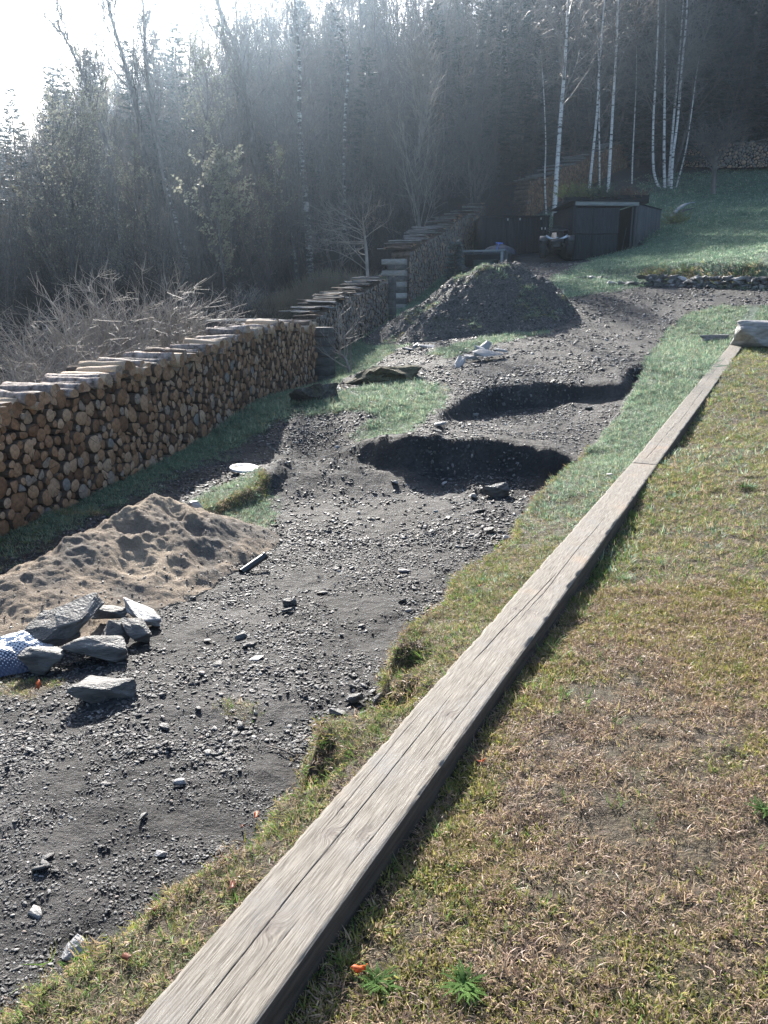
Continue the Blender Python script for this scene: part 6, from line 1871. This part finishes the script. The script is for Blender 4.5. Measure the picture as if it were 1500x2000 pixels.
T_DEWB = [pr(blade_tuft(1050 + k, 34, .055, .012, .15, .8, 2, .7, [G_DEW, G_DEWP], [6, 2.2])) for k in range(3)]
TCOL = protos_collection('tufts', PR)
def side(x, y):
    """signed distance right of the beam line"""
    d = Vector((BE.x - BP0.x, BE.y - BP0.y)).normalized(); s1 = (x - BP0.x) * bd.normalized().y - (y - BP0.y) * bd.normalized().x
    e = (BE - BJ).normalized(); s2 = (x - BJ.x) * e.y - (y - BJ.y) * e.x
    return np.where(y < BJ.y, s1, s2)
AP, AR, AS, AI = [], [], [], []
def add_turf(n, y0, y1, mask, kinds, smin, smax, tilt=.2, xk=(-.62, .62)):
    x, y = sample(n, y0, y1, mask, xk=xk)
    z = gz(x, y); q = in_view(x, y, z); x, y, z = x[q], y[q], z[q]
    s = rs.uniform(smin, smax, len(x)); P = np.stack([x, y, z], 1)
    AP.append(P); AR.append(slope_rot(P, rs, tilt)); AS.append(np.stack([s, s, s * rs.uniform(.7, 1.2, len(s))], 1)); AI.append(np.array(kinds)[rs.randint(0, len(kinds), len(x))])
def turf(x, y): return (1 - gravel_mask(x, y)) * (1 - forest_mask(x, y)) * (np.abs(side(x, y)) > .125)
def offbeam(x, y): return np.abs(side(x, y)) > .125
pn = lambda x, y, s, k: fbm(x * s, y * s, k, 4)
right = lambda x, y: (side(x, y) > .12) * 1.0
left = lambda x, y: (side(x, y) < -.12) * 1.0
nearb = lambda x, y: np.exp(-np.maximum(side(x, y) - .12, 0) / .16)
d1 = lambda x, y: 1 - smooth(6, 13, y + 1.5 * pn(x, y, .6, 131))
rim = lambda x, y: np.exp(-np.abs(sdf(M1, x, y)) / .07)
# lawn on the right: straw, moss, sparse green
add_turf(52000, .9, 4.2, lambda x, y: turf(x, y) * right(x, y) * smooth(-.75, .0, pn(x, y, 2.4, 129)) * smooth(-.45, .05, pn(x, y, 11, 135)), T_STRAW, .5, 1.45, .35)
add_turf(48000, .9, 4.2, lambda x, y: turf(x, y) * right(x, y) * smooth(-.1, .3, pn(x, y, 1.3, 121) + .6 * nearb(x, y) + .3 * (1 - smooth(1.4, 2.2, y))) * smooth(-.5, .1, pn(x, y, 9, 136)), T_MOSS, .8, 1.7)
add_turf(9000, .9, 4.5, lambda x, y: turf(x, y) * right(x, y) * np.clip(.06 + .22 * smooth(.1, .5, pn(x, y, 1.7, 123)) + .3 * nearb(x, y) * smooth(-.15, .3, pn(x, y, 3, 128)), 0, 1), T_GREEN, .5, 1.1)
add_turf(14000, .9, 6.5, lambda x, y: turf(x, y) * right(x, y) * nearb(x, y) * smooth(-.1, .35, pn(x, y, 3, 128)), T_GREEN, .9, 1.7)
add_turf(26000, 4.0, 9.0, lambda x, y: turf(x, y) * right(x, y) * d1(x, y), T_STRAW + T_MIX, .9, 1.8)
add_turf(26000, 4.0, 11, lambda x, y: turf(x, y) * right(x, y) * smooth(-.3, .4, pn(x, y, .9, 124) + .3 * nearb(x, y)), T_MIX + T_MOSS, 1.1, 2.2)
add_turf(9000, 4.2, 13, lambda x, y: turf(x, y) * right(x, y) * np.clip(.2 + .4 * nearb(x, y) + .4 * smooth(.0, .4, pn(x, y, .8, 125)), 0, 1), T_GREEN + T_DEW, 1.0, 1.8)
# strip on the left of the beam
add_turf(30000, .9, 5.2, lambda x, y: turf(x, y) * left(x, y), T_MIX + T_STRAW, .8, 1.3)
add_turf(16000, .9, 5.2, lambda x, y: turf(x, y) * left(x, y) * np.clip(.15 + .6 * smooth(-.1, .4, pn(x, y, 2.2, 126)) + .5 * rim(x, y), 0, 1), T_GREEN, .5, 1.0)
add_turf(42000, 4.0, 11.5, lambda x, y: turf(x, y) * (side(x, y) < -.12) * smooth(3.6, 8.5, y + 1.2 * pn(x, y, .9, 132)), T_DEW, .65, 1.1)
add_turf(30000, 4.0, 11.5, lambda x, y: turf(x, y) * (side(x, y) < -.12) * (1 - .85 * smooth(4.5, 9.5, y + 1.5 * pn(x, y, 1.4, 133))), T_MIX, .8, 1.3)
add_turf(9000, 3.0, 11, lambda x, y: turf(x, y) * (side(x, y) < -.12) * rim(x, y), T_MIX + T_GREEN, .9, 1.5, .5)
# farther turf
add_turf(46000, 10.5, 21, lambda x, y: turf(x, y) * (1 - right(x, y) * (1 - smooth(13, 18, y + 1.5 * pn(x, y, .6, 134)))), T_DEW + T_MIX[:1], 1.0, 1.9)
add_turf(30000, 8.0, 19, lambda x, y: turf(x, y) * right(x, y) * (1 - smooth(14, 18, y + 1.5 * pn(x, y, .6, 134))), T_MIX, 1.3, 2.4)
add_turf(60000, 19, 36, lambda x, y: turf(x, y), T_DEWB, .8, 1.5)
add_turf(40000, 33, 62, lambda x, y: turf(x, y), T_DEWB, 1.3, 2.4)
P = np.concatenate(AP); print('tufts', len(P))
hs = sand_h(P[:, 0], P[:, 1]); hm = mound_h(P[:, 0], P[:, 1]); k = (hs < .01) & (hm < .01)
scatter('grass', P[k], np.concatenate(AR)[k], np.concatenate(AS)[k], np.concatenate(AI)[k], TCOL, 'mown turf of straw, moss and dewy green grass', 'grass')
# clods of grass on the spoil heap
n = 5000; x = rs.uniform(MC.x - 4, MC.x + 2.4, n); y = rs.uniform(MC.y - 3, MC.y + 1, n); h = mound_h(x, y)
k = (h > .05) & (smooth(.12, .4, fbm(x * 1.1, y * 1.1, 127, 3) + .25 * (h > 1.15)) > rs.uniform(0, 1, n)); x, y, h = x[k], y[k], h[k]
s = rs.uniform(.9, 1.8, len(x))
scatter('heap_grass', np.stack([x, y, gz(x, y) + h], 1), np.stack([rs.normal(.4, .4, len(x)), rs.normal(0, .4, len(x)), rs.uniform(0, 6.28, len(x))], 1), np.stack([s, s, s], 1), np.array(T_MIX + T_DEW[:2])[rs.randint(0, 5, len(x))], TCOL, 'tufts of grass growing out of the spoil heap', 'grass')
# roots and hanging straw on the turf lips
GZ_LIP = lambda x, y: gz(x, y)

# straw and roots hanging over the lips of the turf
px_, py_, pz_, rt_ = [], [], [], []
for (P_, keep) in ((M1, lambda x, y: y < 8.9), (M3, lambda x, y: (y < 23.5) & (x > 6.4) & (x < 13))):
    for i in range(len(P_)):
        a, b = P_[i], P_[(i + 1) % len(P_)]; L = math.hypot(b[0] - a[0], b[1] - a[1]); far_ = P_ is M3
        m = int(min(L, 12) * (60 if far_ else 150)); f = rs.uniform(0, 1, m); x = a[0] + (b[0] - a[0]) * f + rs.normal(0, .03 if not far_ else .10, m); y = a[1] + (b[1] - a[1]) * f + rs.normal(0, .03 if not far_ else .10, m)
        k = keep(x, y) & (turf(x, y) > .2); x, y = x[k], y[k]
        px_.append(x); py_.append(y); rt_.append(np.full(len(x), 3.2 if far_ else 1.0))
x, y, sc_ = np.concatenate(px_), np.concatenate(py_), np.concatenate(rt_); sc_ = sc_ * rs.uniform(.9, 1.8, len(x))
scatter('turf_fringe', np.stack([x, y, gz(x, y)], 1), np.stack([rs.normal(0, .7, len(x)), rs.normal(0, .7, len(x)), rs.uniform(0, 6.28, len(x))], 1), np.stack([sc_, sc_, sc_], 1), np.array(T_MIX + T_STRAW)[rs.randint(0, 7, len(x))], TCOL, 'straw and roots hanging over the lips of the turf', 'grass')

# ------------------------------------------------------------------ haze
deps_top = 0.0
for o in SC.objects:
    if o.type == 'MESH' and len(o.data.vertices) and o.name.startswith('crown'):
        deps_top = max(deps_top, (o.parent.matrix_basis @ Vector((0, 0, max(c[2] for c in o.bound_box)))).z)
zlo = float(GZ.min()) - 1.0; zhi = max(float(GZ.max()) + 24, deps_top + 2)
print('haze box', zlo, zhi)
mb = MB(); mb.box((0, (gys[0] + gys[-1]) / 2, (zlo + zhi) / 2), (gxs[-1] - gxs[0] + 4, gys[-1] - gys[0] + 4, zhi - zlo))
hm_, t = newmat('thin_haze')
pv = t.n('ShaderNodeVolumePrincipled'); pv.inputs['Color'].default_value = (.62, .80, 1.0, 1); pv.inputs['Density'].default_value = HAZE_D
pv.inputs['Anisotropy'].default_value = .88
om = t.n('ShaderNodeOutputMaterial'); t.l(pv.outputs[0], om.inputs['Volume'])
hz = mb.build('haze', hm_); hz['kind'] = 'stuff'
